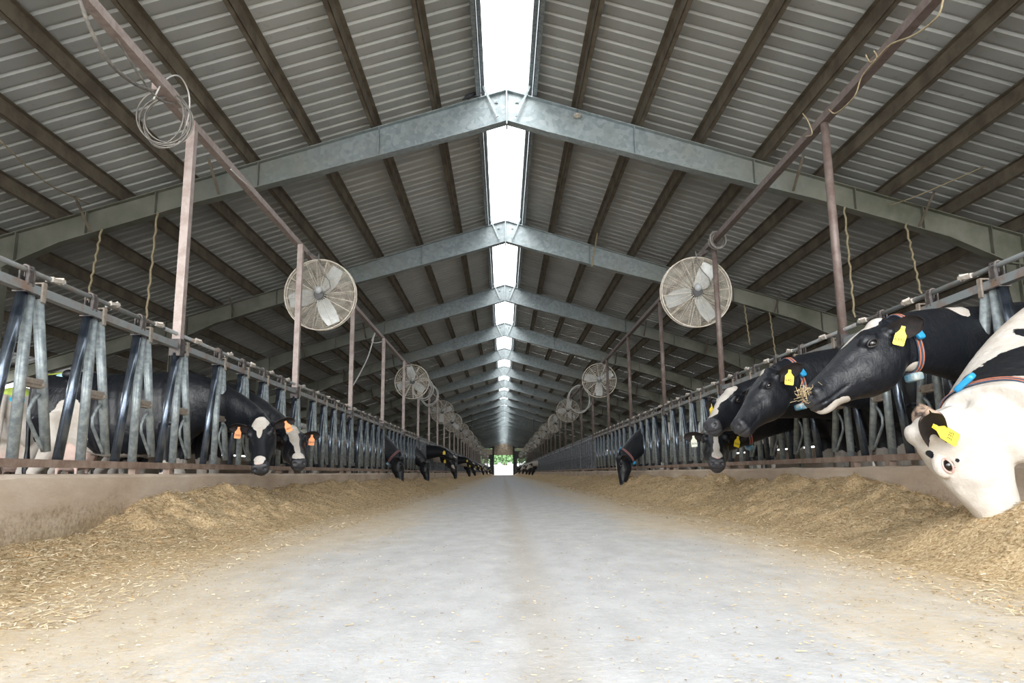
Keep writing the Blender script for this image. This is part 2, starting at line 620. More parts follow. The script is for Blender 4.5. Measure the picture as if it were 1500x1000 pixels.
def rafter_parts():
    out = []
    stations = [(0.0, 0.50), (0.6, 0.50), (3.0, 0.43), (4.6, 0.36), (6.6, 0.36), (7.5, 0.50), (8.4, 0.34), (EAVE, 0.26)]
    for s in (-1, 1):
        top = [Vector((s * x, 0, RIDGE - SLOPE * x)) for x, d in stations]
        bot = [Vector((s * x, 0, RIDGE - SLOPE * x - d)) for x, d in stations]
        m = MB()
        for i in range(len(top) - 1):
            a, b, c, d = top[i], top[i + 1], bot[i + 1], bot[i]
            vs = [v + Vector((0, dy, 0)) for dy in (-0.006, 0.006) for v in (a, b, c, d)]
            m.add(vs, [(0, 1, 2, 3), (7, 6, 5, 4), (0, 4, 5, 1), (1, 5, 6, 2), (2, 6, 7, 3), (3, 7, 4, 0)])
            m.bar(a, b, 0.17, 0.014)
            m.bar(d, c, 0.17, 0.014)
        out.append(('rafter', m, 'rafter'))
        for x, d in ((1.95, 0.46), (3.75, 0.40), (5.25, 0.36), (6.25, 0.36), (7.25, 0.46), (7.72, 0.46)):
            t = RIDGE - SLOPE * x
            q = MB()
            q.box((s * x, 0, t - d / 2), (0.012, 0.16, d))
            out.append(('stiffener', q, 'rafter'))
        # ridge struts from the first purlin down to the lower flange
        q = MB()
        q.bar((s * 0.39, -0.10, RIDGE + 0.12), (s * 0.145, -0.12, RIDGE - 0.47), 0.035, 0.02, (0, 1, 0))
        out.append(('ridge_strut', q, 'galv'))
        q = MB()
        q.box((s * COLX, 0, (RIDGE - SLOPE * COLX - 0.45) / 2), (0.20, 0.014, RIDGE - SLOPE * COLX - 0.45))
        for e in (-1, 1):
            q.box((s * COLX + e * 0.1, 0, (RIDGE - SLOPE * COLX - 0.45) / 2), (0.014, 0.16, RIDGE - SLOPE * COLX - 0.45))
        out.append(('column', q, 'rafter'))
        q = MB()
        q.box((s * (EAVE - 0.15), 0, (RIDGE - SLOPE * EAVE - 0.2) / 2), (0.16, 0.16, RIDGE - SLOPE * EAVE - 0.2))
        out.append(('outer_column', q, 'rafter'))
        for x in (4.3, 6.15):
            t = RIDGE - SLOPE * x
            q = MB()
            q.bar((s * x, -0.55, t + 0.02), (s * x, -0.09, t - 0.35), 0.04, 0.008, (0, 0, 1))
            out.append(('fly_brace', q, 'purlin'))
    q = MB()
    q.box((0, 0, RIDGE - 0.27), (0.022, 0.19, 0.60))
    out.append(('splice_plate', q, 'galv'))
    for s in (-1, 1):
        q = MB()
        q.box((s * 0.16, -0.02, RIDGE - 0.17), (0.05, 0.03, 0.05))
        q.cyl((s * 0.16, -0.045, RIDGE - 0.17), (s * 0.16, -0.02, RIDGE - 0.17), 0.014, 6)
        out.append(('bolt_plate', q, 'galv'))
    return out


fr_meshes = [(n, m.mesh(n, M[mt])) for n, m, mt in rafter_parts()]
FRAMES = [10.57 + 5.97 * k for k in range(-2, 22)]
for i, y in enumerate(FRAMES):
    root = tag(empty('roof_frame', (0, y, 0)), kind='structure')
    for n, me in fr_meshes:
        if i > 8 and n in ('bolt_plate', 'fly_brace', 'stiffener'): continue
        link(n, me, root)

# ------------------------------------------------------------------ end wall, door, yard and trees
ew = tag(empty('wall_end', (0, Y1, 0)), kind='structure')
m = MB()
DW, DH = 1.78, 6.0
for s in (-1, 1):
    # dark upper gable
    x0, x1 = DW, EAVE
    z0 = 4.95
    vs = [(s * x0, 0, z0), (s * (4.6), 0, z0), (s * 4.6, 0, RIDGE + 0.15 - SLOPE * 4.6), (s * x0, 0, RIDGE + 0.15 - SLOPE * x0)]
    vs = vs + [(a, 0.08, c) for a, b, c in vs]
    m.add(vs, [(0, 1, 2, 3), (7, 6, 5, 4), (0, 4, 5, 1), (1, 5, 6, 2), (2, 6, 7, 3), (3, 7, 4, 0)])
m.box((0, 0.04, 6.1), (DW * 2, 0.08, 0.25))
m.build('gable_panel', M['dark_panel'], ew)
for s in (-1, 1):
    m = MB()
    m.box((s * 3.2, 0.04, 4.7 if s > 0 else 4.35), (2.6, 0.06, 0.45 if s > 0 else 1.1))
    m.build('cream_panel', M['cream_panel'], ew)
    m = MB()
    z1 = 4.45 if s > 0 else 3.8
    m.box((s * 3.0, 0.04, (z1 + 3.0) / 2), (2.4, 0.05, z1 - 3.0))
    m.box((s * 2.2, 0.04, 2.3), (0.8, 0.05, 1.4))
    m.box((s * 7.9, 0.04, 2.4), (7.2, 0.05, 3.2))
    m.box((s * 6.6, 0.04, 0.8), (9.7, 0.08, 1.6))
    vs = [(s * 4.4, 0, 2.9), (s * 11.4, 0, 2.6), (s * 11.4, 0, RIDGE + 0.1 - SLOPE * 11.4), (s * 4.4, 0, RIDGE + 0.1 - SLOPE * 4.4)]
    m.add(vs, [(0, 1, 2, 3)])
    m.build('lower_panel', M['curtain'], ew)
    m = MB()
    m.box((s * (DW + 0.16), -0.1, 3.1), (0.34, 0.3, 6.1))
    m.build('door_post', M['dark_post'], ew)
dr = tag(empty('door_1', (0, Y1 - 0.05, 0)), kind='structure')
for i in range(8):
    z = 3.72 + i * 0.285
    m = MB()
    m.box((0, 0.0, z + 0.135), (DW * 2, 0.05, 0.265))
    m.cyl((-DW, 0.0, z), (DW, 0.0, z), 0.03, 6)
    m.build('slat', M['door_slats'], dr)
# yard rising behind the barn
m = MB()
vs, fs = [], []
ysteps = [141.6, 146, 152, 160, 168, 180, 230]
zsteps = [0.0, 0.05, 0.6, 1.5, 2.0, 2.1, 2.1]
for yy, zz in zip(ysteps, zsteps):
    for xx in (-60, -5, 5, 60):
        vs.append((xx, yy, zz + 0.0))
for i in range(len(ysteps) - 1):
    for k in range(3):
        a = i * 4 + k
        fs.append((a, a + 1, a + 5, a + 4))
m.add(vs, fs)
tag(m.build('yard_ground', M['yard']), kind='structure')
for s, nm in ((-1, 'left'), (1, 'right')):
    m = MB()
    m.box((s * 40, 65, -0.12), (56, 170, 0.1))
    tag(m.build('outside_ground_' + nm, M['yard']), kind='structure')
    w = tag(empty('wall_' + nm, (s * EAVE, 0, 0)), kind='structure')
    m = MB()
    m.box((0, (Y0 + Y1) / 2, 0.61), (0.15, Y1 - Y0, 1.22))
    m.build('low_wall', M['kerb'], w)
    m = MB()
    m.box((0, (Y0 + Y1) / 2, 1.78), (0.02, Y1 - Y0, 1.0))
    m.build('side_curtain', M['curtain'], w)
m = MB()
m.box((0, -8.1, -0.06), (60, 13, 0.1))
tag(m.build('front_yard_ground', M['yard']), kind='structure')


def tree(x, y, z, h, r, seed, label, group=None):
    root = tag(empty('broadleaf_tree', (x, y, z)), label, 'tree', group)
    m = MB()
    m.tube([(0, 0, 0), (0.1, 0, h * 0.35), (0, 0.1, h * 0.6)], [0.25, 0.18, 0.1], 8)
    m.build('trunk', M['bark'], root)
    rr = random.Random(seed)
    m = MB()
    for i in range(420):
        th, ph = rr.uniform(0, 6.283), math.acos(rr.uniform(-1, 1))
        k = rr.uniform(0.55, 1.0)
        c = Vector((r * k * math.sin(ph) * math.cos(th), r * k * math.sin(ph) * math.sin(th), h * 0.52 + h * 0.48 * k * math.cos(ph)))
        e = rr.uniform(0.25, 0.5)
        a = Vector((rr.gauss(0, 1), rr.gauss(0, 1), rr.gauss(0, 1))).normalized()
        b = a.orthogonal().normalized()
        cc = a.cross(b)
        m.add([c + b * e, c + cc * e, c - b * e, c - cc * e], [(0, 1, 2, 3)])
        m.add([c + a * e, c + cc * e * 0.8, c - a * e, c - cc * e * 0.8], [(0, 1, 2, 3)])
    f = m.build('foliage', M['grass_green'], root)


tl = ['tree in the left half of the far doorway', 'tree at the middle of the far doorway', 'tree in the right half of the far doorway']
for i, x in enumerate((-2.6, 0.2, 3.0)):
    tree(x, 184 + i, 2.0, 6.2 + 0.4 * (i % 2), 2.3, i, 'green broadleaf ' + tl[i])
for i, (x, y) in enumerate(((-5.6, 183), (6.0, 185), (-8.6, 186), (9.0, 184))):
    tree(x, y, 2.0, 6.0, 2.4, 10 + i, 'green broadleaf tree behind the end wall beside the far doorway', 'trees behind the end wall')

# ------------------------------------------------------------------ headlock fences
RAILZ, RODZ, BOTZ, FX = 1.475, 1.575, 0.50, 2.78
HEADS = [0.0, 0.86, 1.51, 2.17, 2.83]
PERIOD = 3.49
PL, PR = 6.05, 6.10


def headlock_meshes():
    d = {}
    m = MB(); m.tube([(0, -0.03, RAILZ - 0.03), (0, -0.21, BOTZ + 0.01)], 0.030, 10); d['slanted_bar'] = m.mesh('slanted_bar', M['polished'], True)
    m = MB(); m.tube([(0.0, 0.035, RAILZ - 0.03), (0, 0.035, BOTZ + 0.01)], 0.030, 10); d['upright_bar'] = m.mesh('upright_bar', M['galv'], True)
    m = MB(); m.tube([(0, 0.115, RAILZ - 0.04), (0, 0.33, BOTZ + 0.07)], [0.031, 0.027], 10); d['yoke_bar'] = m.mesh('yoke_bar', M['galv'], True)
    m = MB(); m.box((0, 0.125, 0.95), (0.05, 0.16, 0.05)); m.box((0, 0.125, 0.95), (0.058, 0.15, 0.014)); m.cyl((-0.035, 0.205, 0.945), (0.035, 0.205, 0.945), 0.012, 8)
    d['stop_block'] = m.mesh('stop_block', M['block'])
    m = MB(); m.tube([(0, 0.215, 0.895), (0, 0.17, 0.855), (0, 0.135, 0.80), (0, 0.14, 0.745), (0, 0.19, 0.69), (0, 0.275, 0.60), (0, 0.30, 0.575)], 0.011, 8)
    d['bent_rod'] = m.mesh('bent_rod', M['galv'], True)
    m = MB()
    for yy in (-0.025, 0.02):
        m.tube([(0.026, yy, RAILZ + 0.01), (0.026, yy, RODZ - 0.005), (0.018, yy, RODZ + 0.018), (0, yy, RODZ + 0.025), (-0.018, yy, RODZ + 0.018), (-0.026, yy, RODZ - 0.005), (-0.026, yy, RAILZ + 0.01)], 0.007, 6)
    m.box((0.02, 0.0, RAILZ + 0.06), (0.02, 0.055, 0.07))
    m.box((0, 0.0, RAILZ - 0.032), (0.075, 0.12, 0.008))
    m.add([(-0.033, -0.03, RAILZ - 0.035), (-0.033, 0.045, RAILZ - 0.035), (-0.033, 0.02, RAILZ + 0.07), (-0.033, -0.01, RAILZ + 0.07),
           (-0.028, -0.03, RAILZ - 0.035), (-0.028, 0.045, RAILZ - 0.035), (-0.028, 0.02, RAILZ + 0.07), (-0.028, -0.01, RAILZ + 0.07)],
          [(0, 1, 2, 3), (7, 6, 5, 4), (0, 4, 5, 1), (1, 5, 6, 2), (2, 6, 7, 3), (3, 7, 4, 0)])
    d['lock_bracket'] = m.mesh('lock_bracket', M['bracket'])
    m = MB(); m.box((-0.03, 0.115, RAILZ - 0.005), (0.012, 0.035, 0.115)); m.box((0.03, 0.115, RAILZ - 0.005), (0.012, 0.035, 0.115)); m.box((0, 0.115, RAILZ + 0.05), (0.07, 0.03, 0.01))
    d['yoke_hanger'] = m.mesh('yoke_hanger', M['block'])
    m = MB(); m.box((0, 0, 0), (0.03, 0.05, 0.03))
    for s in (-1, 1): m.bar((s * 0.02, -0.06, -0.005), (s * 0.028, 0.05, 0.012), 0.008, 0.022)
    m.box((0, -0.055, 0), (0.05, 0.012, 0.03)); m.box((0, 0.03, 0.01), (0.06, 0.01, 0.04))
    d['latch_clip'] = m.mesh('latch_clip', M['white_plastic'])
    return d


HM = headlock_meshes()


def rail_meshes(length):
    d = {}
    m = MB(); m.box((0, length / 2, RAILZ), (0.05, length, 0.05)); d['top_rail'] = m.mesh('top_rail', M['rail'])
    m = MB(); m.tube([(0, 0, RODZ), (0, length, RODZ)], 0.0155, 10); d['locking_rod'] = m.mesh('locking_rod', M['rail'], True)
    m = MB(); m.box((0, length / 2, BOTZ), (0.06, length - 0.012, 0.046)); m.box((0, 0.25, BOTZ - 0.045), (0.05, 0.07, 0.06)); m.box((0, length - 0.3, BOTZ - 0.045), (0.05, 0.07, 0.06)); d['bottom_rail'] = m.mesh('bottom_rail', M['kerb_rail'])
    return d


RM = rail_meshes(PERIOD)
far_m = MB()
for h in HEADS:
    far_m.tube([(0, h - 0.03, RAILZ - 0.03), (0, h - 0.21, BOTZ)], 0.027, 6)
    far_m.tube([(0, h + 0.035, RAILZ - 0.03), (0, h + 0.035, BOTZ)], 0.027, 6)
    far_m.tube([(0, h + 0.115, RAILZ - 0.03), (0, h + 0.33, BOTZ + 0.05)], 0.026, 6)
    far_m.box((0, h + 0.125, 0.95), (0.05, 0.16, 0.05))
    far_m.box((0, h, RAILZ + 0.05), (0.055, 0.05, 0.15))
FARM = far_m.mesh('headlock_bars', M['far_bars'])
ORD = ['first', 'second', 'third', 'fourth', 'fifth', 'sixth', 'seventh', 'eighth', 'ninth', 'tenth', 'eleventh', 'twelfth']
for s, nm, P in ((-1, 'left', PL), (1, 'right', PR)):
    for k in range(-2, 39):
        yb = P + PERIOD * k - 0.28
        if yb > Y1 - 3.5: break
        root = empty('headlock_fence', (s * FX, yb, 0))
        if k < 8:
            wd = {-2: 'behind the frame edge', -1: 'nearest to the viewer'}.get(k, ORD[k + 1] + ' panel from the viewer')
            tag(root, 'galvanised headlock fence panel on the %s kerb, %s' % (nm, wd), 'fence', 'headlock fence panels')
        else:
            tag(root, 'galvanised headlock fence panel far down the %s kerb' % nm, 'fence', 'far headlock panels on the %s kerb' % nm)
        for n_, me in RM.items(): link(n_, me, root)
        if k < 5:
            for j, h in enumerate(HEADS):
                rr = random.Random(k * 31 + j + (100 if s > 0 else 0))
                for n_, me in HM.items():
                    if n_ == 'latch_clip':
                        o = link(n_, me, root, (0, h + 0.28 + 0.4 * (HEADS[(j + 1) % 5] - h if j < 4 else 0.66) , RODZ + 0.002))
                        o.rotation_euler = (0, rr.uniform(-0.5, 0.5), 0)
                    else:
                        o = link(n_, me, root, (0, h + 0.28, 0))
                        if n_ == 'lock_bracket' and s > 0: o.scale = (-1, 1, 1)
        else:
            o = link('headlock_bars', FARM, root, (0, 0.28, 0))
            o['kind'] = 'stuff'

# ------------------------------------------------------------------ posts and the rails the fans hang from
TOPZ = 3.48
for s, nm, P, mt in ((-1, 'left', PL, 'pinkbrown'), (1, 'right', PR, 'redbrown')):
    m = MB()
    if s < 0: m.box((0, 0, (1.42 + TOPZ - 0.03) / 2 ), (0.068, 0.068, TOPZ - 0.03 - 1.42))
    else: m.tube([(0, 0, 1.42), (0, 0, TOPZ - 0.03)], 0.036, 12)
    pm = m.mesh('tube', M[mt], False if s < 0 else True)
    m = MB(); m.box((0, 0, 1.46), (0.09, 0.09, 0.14))
    cm = m.mesh('foot_clamp', M['bracket'])
    for k in range(0, 38):
        y = P + PERIOD * k - 0.02
        if y > Y1 - 1: break
        root = empty('fan_post', (s * FX, y, 0))
        if k < 8: tag(root, '%s steel post standing on the %s fence, %s from the viewer' % ('pinkish square' if s < 0 else 'rust-brown round', nm, ORD[k]), 'post', 'posts along the %s fence' % nm)
        else: tag(root, 'thin steel post far down the %s fence' % nm, 'post', 'far posts on the %s fence' % nm)
        link('tube', pm, root)
        link('foot_clamp', cm, root)
    # rails
    if s < 0:
        a = MB(); a.bar((0, 0.2, TOPZ - 0.05), (0, 5.72, TOPZ - 0.02), 0.07, 0.07)
        tag(a.build('fan_rail', M[mt], None, (-FX + 0.02, 0, 0)), 'near pinkish rail of the left side, overhanging at the top of the picture', 'rail', 'fan rails')
        a = MB(); a.bar((0, 5.45, TOPZ), (0, 138, TOPZ), 0.07, 0.07)
        tag(a.build('fan_rail', M[mt], None, (-FX - 0.055, 0, 0)), 'long pinkish rail on top of the left posts carrying fans', 'rail', 'fan rails')
    else:
        a = MB(); a.bar((0, 0.2, TOPZ), (0, 138, TOPZ), 0.075, 0.07)
        tag(a.build('fan_rail', M[mt], None, (FX, 0, 0)), 'long rust-brown rail on top of the right posts carrying fans', 'rail', 'fan rails')

# ------------------------------------------------------------------ circulation fans


def fan_meshes(R, rings, radial, wire=0.0022):
    d = {}
    for nm, yy in (('front_guard', -0.09), ('back_guard', 0.09)):
        m = MB()
        for i in range(1, rings + 1):
            r = 0.09 + (R - 0.10) * i / rings
            dome = yy * (1.0 - 0.5 * (r / R) ** 4)
            m.tube([(r * math.cos(a), dome, r * math.sin(a)) for a in [2 * math.pi * j / 40 for j in range(40)]], wire, 4, True)
        for j in range(radial):
            a = 2 * math.pi * j / radial + 0.1
            pts = []
            for r in (0.06, R * 0.5, R * 0.8, R * 0.995):
                pts.append((r * math.cos(a), yy * (1.0 - 0.5 * (r / R) ** 4) * 1.03, r * math.sin(a)))
            m.tube(pts, wire * (2.0 if j % 2 == 0 else 1.4), 4)
        d[nm] = (m.mesh(nm, M['fan_white']), (0, 0, 0))
    m = MB()
    for yy in (-0.055, 0.055):
        m.tube([(R * math.cos(a), yy, R * math.sin(a)) for a in [2 * math.pi * j / 48 for j in range(48)]], 0.008, 6, True)
    vs, fs = [], []
    for j in range(48):
        a = 2 * math.pi * j / 48
        for yy in (-0.05, 0.05): vs.append((R * 1.003 * math.cos(a), yy * 0.5, R * 1.003 * math.sin(a)))
    for j in range(48):
        k = (j + 1) % 48
        fs.append((2 * j, 2 * k, 2 * k + 1, 2 * j + 1))
    m.add(vs, fs)
    d['rim'] = (m.mesh('rim', M['fan_white'], True), (0, 0, 0))
    for b in range(3):
        a0 = math.radians({0: 50, 1: 185, 2: 288}[b])
        vs, fs = [], []
        nn = 10
        for i in range(nn + 1):
            t = i / nn
            r = 0.06 + (R * 0.9 - 0.06) * t
            w = 0.075 + 0.045 * math.sin(math.pi * min(1, t * 0.8 + 0.12))
            tw = 0.75 - 0.45 * t
            cx, cz = math.cos(a0 + 0.12 * t), math.sin(a0 + 0.12 * t)
            for e in (-1, 1):
                off = e * w * math.cos(tw)
                vs.append((cx * r - cz * off, e * w * math.sin(tw) * 0.7, cz * r + cx * off))
        for i in range(nn): fs.append((2 * i, 2 * i + 1, 2 * i + 3, 2 * i + 2))
        m = MB(); m.add(vs, fs)
        d['blade.%d' % b] = (m.mesh('blade', M['fan_blade'], True), (0, 0, 0))
    m = MB(); m.cyl((0, -0.13, 0), (0, 0.10, 0), 0.065, 20); m.cyl((0, 0.10, 0), (0, 0.15, 0), 0.05, 20)
    d['motor'] = (m.mesh('motor', M['black'], 0.6), (0, 0, 0))
    m = MB(); m.ball((0.0, -0.12, 0.055), (0.052, 0.06, 0.055))
    d['motor_cap'] = (m.mesh('motor_cap', M['motor_grey'], True), (0, 0, 0))
    m = MB(); m.tube([(0.02, -0.14, 0.02), (0.10, -0.16, 0.03), (0.17, -0.15, 0.08), (0.15, -0.14, 0.18), (0.05, -0.12, 0.30), (0.0, -0.11, 0.42), (-0.01, -0.06, R + 0.08)], 0.008, 6)
    d['power_cable'] = (m.mesh('power_cable', M['cable'], True), (0, 0, 0))
    for s_ in (-1, 1):
        m = MB(); m.bar((0, 0, R - 0.01), (s_ * 0.10, 0, R + 0.06), 0.04, 0.02, (0, 1, 0)); m.bar((s_ * 0.10, 0, R + 0.06), (s_ * 0.19, 0, R + 0.10), 0.04, 0.02, (0, 1, 0))
        d['hanger.%d' % s_] = (m.mesh('hanger', M['bracket']), (0, 0, 0))
    return d


FN, FF = fan_meshes(0.485, 24, 20, 0.0021), fan_meshes(0.47, 8, 12, 0.005)
for s, nm in ((-1, 'left'), (1, 'right')):
    ylist = [9.95, 20.3, 30.6, 37.0, 44.5, 52, 60, 70, 82, 95, 110] if s < 0 else [9.95, 20.4, 30.5, 38.5, 46, 55, 64, 76, 90, 105]
    for i, y in enumerate(ylist):
        near = i == 0
        D = FN if near else FF
        x = s * 2.60
        z = 2.86 if i == 0 else 2.92
        root = empty('circulation_fan', (x, y, z))
        tilt = random.Random(i * 3 + s).uniform(-0.25, 0.25)
        root.rotation_euler = (math.radians(8) if near else math.radians(6), 0, (0.0 if near else tilt))
        if s > 0 and i == 3: root.rotation_euler = (0.1, 0, 0.75)
        if i < 6: lab = 'round cream wire-guard fan hanging under the %s rail, %s from the viewer' % (nm, ORD[i])
        else: lab = 'small far wire-guard fan under the %s rail' % nm
        tag(root, lab, 'fan', 'circulation fans' if i < 6 else 'far fans under the %s rail' % nm)
        spin = {-1: 0.0, 1: -0.12}[s] if near else random.Random(i * 7 + s).uniform(0, 2)
        mot = None
        for n_, (me, lc) in D.items():
            if n_ == 'motor_cap' or n_ == 'hanger.%d' % -s:
                continue
            if not near and n_ in ('back_guard',) and i > 5: continue
            o = link(n_.split('.')[0], me, root)
            if n_ == 'motor': mot = o
            if n_.startswith('blade'): o.rotation_euler = (0, spin, 0)
        c = link('motor_cap', D['motor_cap'][0], mot)

# ------------------------------------------------------------------ cables, hoses, ropes


def curve_thing(name, pts, r, mat_, label, cat, group=None, n=6, closed=False):
    # smooth through points (Catmull-Rom)
    P = [Vector(p) for p in pts]
    out = []
    for i in range(len(P) - 1):
        p0, p1, p2, p3 = P[max(i - 1, 0)], P[i], P[i + 1], P[min(i + 2, len(P) - 1)]
        for k in range(6):
            t = k / 6
            out.append(0.5 * ((2 * p1) + (-p0 + p2) * t + (2 * p0 - 5 * p1 + 4 * p2 - p3) * t * t + (-p0 + 3 * p1 - 3 * p2 + p3) * t ** 3))
    out.append(P[-1])
    m = MB()
    m.tube(out, r, n)
    o = m.build(name, M[mat_], smooth=True)
    return tag(o, label, cat, group)


def coil(name, c, R, turns, ax, ry, mat_, r, label, cat, seed=0):
    rr = random.Random(seed)
    m = MB()
    for t in range(turns):
        a_, b_ = R * rr.uniform(0.85, 1.08), R * rr.uniform(1.0, 1.2)
        ox, oz, oy = rr.uniform(-0.03, 0.03), rr.uniform(-0.02, 0.02), rr.uniform(-ry, ry)
        tl = rr.uniform(-0.3, 0.3)
        m.tube([(c[0] + ox + a_ * math.cos(a), c[1] + oy + tl * a_ * math.cos(a), c[2] - R + oz + b_ * math.sin(a)) for a in [2 * math.pi * j / 28 for j in range(28)]], r, 6, True)
    o = m.build(name, M[mat_], smooth=True)
    return tag(o, label, cat)


coil('cable_coil', (-2.80, 5.56, 3.44), 0.19, 6, 0, 0.05, 'cable', 0.006, 'coiled grey cable hanging from the joint of the left rail', 'cable', 3)
curve_thing('loose_cable', [(-2.76, 4.26, 3.4), (-2.76, 4.39, 3.29), (-2.76, 4.64, 3.2), (-2.76, 4.97, 3.23), (-2.76, 5.27, 3.33)], 0.014, 'cable', 'thick grey cable sagging beside the left rail at top left', 'cable')
curve_thing('loose_cable', [(-2.76, 4.42, 3.51), (-2.76, 4.68, 3.43), (-2.76, 5.0, 3.34), (-2.76, 5.35, 3.31), (-2.76, 5.7, 3.45)], 0.008, 'cable', 'thin brown cable tied along the left rail at top left', 'cable')
curve_thing('loose_cable', [(-2.76, 5.28, 3.27), (-2.76, 5.42, 3.5), (-2.76, 5.66, 3.68), (-2.76, 5.86, 3.64), (-2.76, 5.89, 3.44), (-2.76, 5.75, 3.13)], 0.007, 'cable_light', 'pale hose looping over the left rail above the cable coil', 'cable')
curve_thing('loose_cable', [(-2.76, 6.89, 3.39), (-2.76, 7.16, 3.4), (-2.76, 7.48, 3.44)], 0.007, 'cable_light', 'short pale cable end sagging under the left rail', 'cable')
curve_thing('loose_cable', [(-2.78, 13.13, 1.96), (-2.78, 13.85, 2.31), (-2.78, 14.65, 2.77), (-2.78, 15.3, 3.34)], 0.014, 'cable_light', 'pale hose running down from the left rail to a post', 'cable')
curve_thing('loose_cable', [(-2.78, 15.3, 3.34), (-2.78, 15.0, 3.11), (-2.78, 15.57, 3.18), (-2.78, 16.28, 3.34)], 0.014, 'cable_light', 'bent pale hose end under the left rail', 'cable')
for Y_, sd in ((24, 4), (26, 5)):
    coil('cable_coil', (-2.70, Y_, TOPZ - 0.02), 0.32, 4, 0, 0.1, 'cable_light', 0.014, 'pale cable coil on the left rail beyond the second fan' if sd == 4 else 'pale cable coil on the left rail before the third fan', 'cable', sd)
coil('cable_coil', (2.78, 9.45, TOPZ + 0.06), 0.10, 5, 0, 0.08, 'cable', 0.010, 'small tangled wire coil at the right rail above the nearest right fan', 'cable', 6)
coil('cable_coil', (2.72, 27.0, TOPZ - 0.02), 0.42, 4, 0, 0.1, 'cable_light', 0.014, 'pale cable coil on the right rail beyond the second right fan', 'cable', 8)
curve_thing('loose_cable', [(2.74, 4.23, 3.37), (2.74, 4.31, 3.3), (2.74, 4.57, 3.34), (2.74, 4.86, 3.45), (2.74, 5.06, 3.46)], 0.007, 'rope', 'tan wire sagging beside the right rail at top right', 'wire')
curve_thing('loose_cable', [(2.74, 5.06, 3.46), (2.74, 5.3, 3.45), (2.74, 5.44, 3.36), (2.74, 5.76, 3.38), (2.74, 5.89, 3.48)], 0.006, 'rope', 'tan wire hanging below the right rail near the first post', 'wire')
curve_thing('tie_strap', [(2.74, 6.41, 3.71), (2.74, 6.31, 3.58), (2.74, 6.25, 3.43), (2.74, 6.39, 3.47)], 0.006, 'rope', 'ragged twine tie on the right rail beyond the first post', 'rope')
curve_thing('tie_strap', [(2.74, 5.21, 3.58), (2.74, 5.16, 3.49), (2.74, 5.06, 3.47), (2.74, 5.09, 3.54)], 0.006, 'rope', 'twine knot around the right rail nearest the viewer', 'rope')
curve_thing('hanging_strap', [(2.03, 15.6, 5.64), (1.96, 15.55, 5.28), (1.87, 15.5, 4.82)], [0.018] * 13, 'rope', 'frayed strap hanging from a rafter right of the ridge', 'rope')
curve_thing('loose_cable', [(6.77, 9.0, 4.53), (6.5, 9.3, 4.45), (6.21, 9.6, 4.36), (5.85, 10.0, 4.26), (5.66, 10.4, 4.27)], 0.008, 'rope', 'brown cable slung below the roof at right', 'cable')
curve_thing('loose_cable', [(-5.49, 7.5, 4.0), (-5.63, 8.2, 3.99), (-5.8, 9.0, 4.06), (-6.11, 10.3, 4.34)], 0.008, 'rope', 'brown cable slung below the roof at left', 'cable')
# suspension ropes from rafters down to the stall side
for i, (xr, yr, zb, yb) in enumerate(((-6.0, 10.5, 2.89, 10.3), (-5.2, 10.5, 2.5, 10.4), (5.06, 10.5, 2.6, 10.5), (5.96, 10.5, 2.9, 10.3), (5.48, 16.5, 3.2, 16.3), (6.05, 16.5, 2.85, 16.3))):
    a = Vector((xr, yr, RIDGE - SLOPE * abs(xr) - 0.35))
    b = Vector((xr, yb, zb))
    m = MB()
    nn = 18
    pts = [a.lerp(b, t / nn) + Vector((0.012 * math.cos(t * 2.4), 0.012 * math.sin(t * 2.4), 0)) for t in range(nn + 1)]
    m.tube(pts, 0.016, 6)
    tag(m.build('hanging_chain', M['rope'], smooth=True),
        ['twisted chain hanging left of the first left post, outer one', 'rope hanging just left of the first left post', 'rope hanging right beside the first right post', 'chain hanging between first right post and right frame edge', 'rope hanging right of the nearest right fan', 'thin rope hanging further right of the nearest right fan'][i], 'rope')
# thin drop lights' cables far down the barn
for i, (x_, Y_) in enumerate(((-FX, 64.0), (-FX, 71.0), (FX, 69.0))):
    a = Vector((x_, Y_, 0))
    top = ROOF_UNDER - SLOPE * abs(a.x) + 0.01
    m = MB(); m.cyl((a.x, Y_, top), (a.x, Y_, 1.50), 0.03, 5)
    tag(m.build('drop_cable', M['cable']), ['left of the two thin vertical lines hanging left of the ridge far away', 'right of the two thin vertical lines hanging left of the ridge far away', 'thin vertical line hanging far away right of the ridge'][i], 'cable')

# two birds sitting on the lower left ridge purlin, a small disc lamp on the right rafter
for i, (x_, y_, sc) in enumerate(((688, 146, 1.0), (702, 141, 0.75))):
    p = (-0.60, 10.50, 6.105) if i == 0 else (-0.46, 10.50, 6.13)
    b = empty('perched_bird', p)
    tag(b, 'small dark bird perched on the first rafter, %s' % ('the outer of two' if i == 0 else 'the one closer to the ridge'), 'bird', 'birds on the first rafter')
    m = MB()
    rings = []
    for t, r_ in ((-0.10, 0.006), (-0.05, 0.018), (0.0, 0.034), (0.05, 0.036), (0.085, 0.024), (0.10, 0.022), (0.125, 0.022), (0.145, 0.010), (0.165, 0.002)):
        rings.append(((t * 0.85 * sc, 0, t * 0.5 * sc), (0, 1, 0), (-0.5, 0, 0.86), r_ * sc, r_ * 1.1 * sc, 2))
    m.rings(rings, 12)
    m.tube([(0.02, 0.012, -0.02), (0.02, 0.012, -0.065)], 0.004, 5)
    m.tube([(0.02, -0.012, -0.02), (0.02, -0.012, -0.065)], 0.004, 5)
    m.build('body', M['bird'], b, smooth=True)
p = (1.08, 10.45, 5.75)
b = tag(empty('disc_sensor', p), 'small white disc under the first rafter right of the ridge', 'sensor')
m = MB(); m.cyl((0, 0, 0), (0, 0, 0.03), 0.06, 16); m.ball((0, 0, -0.005), (0.04, 0.04, 0.02)); m.build('housing', M['fan_white'], b)
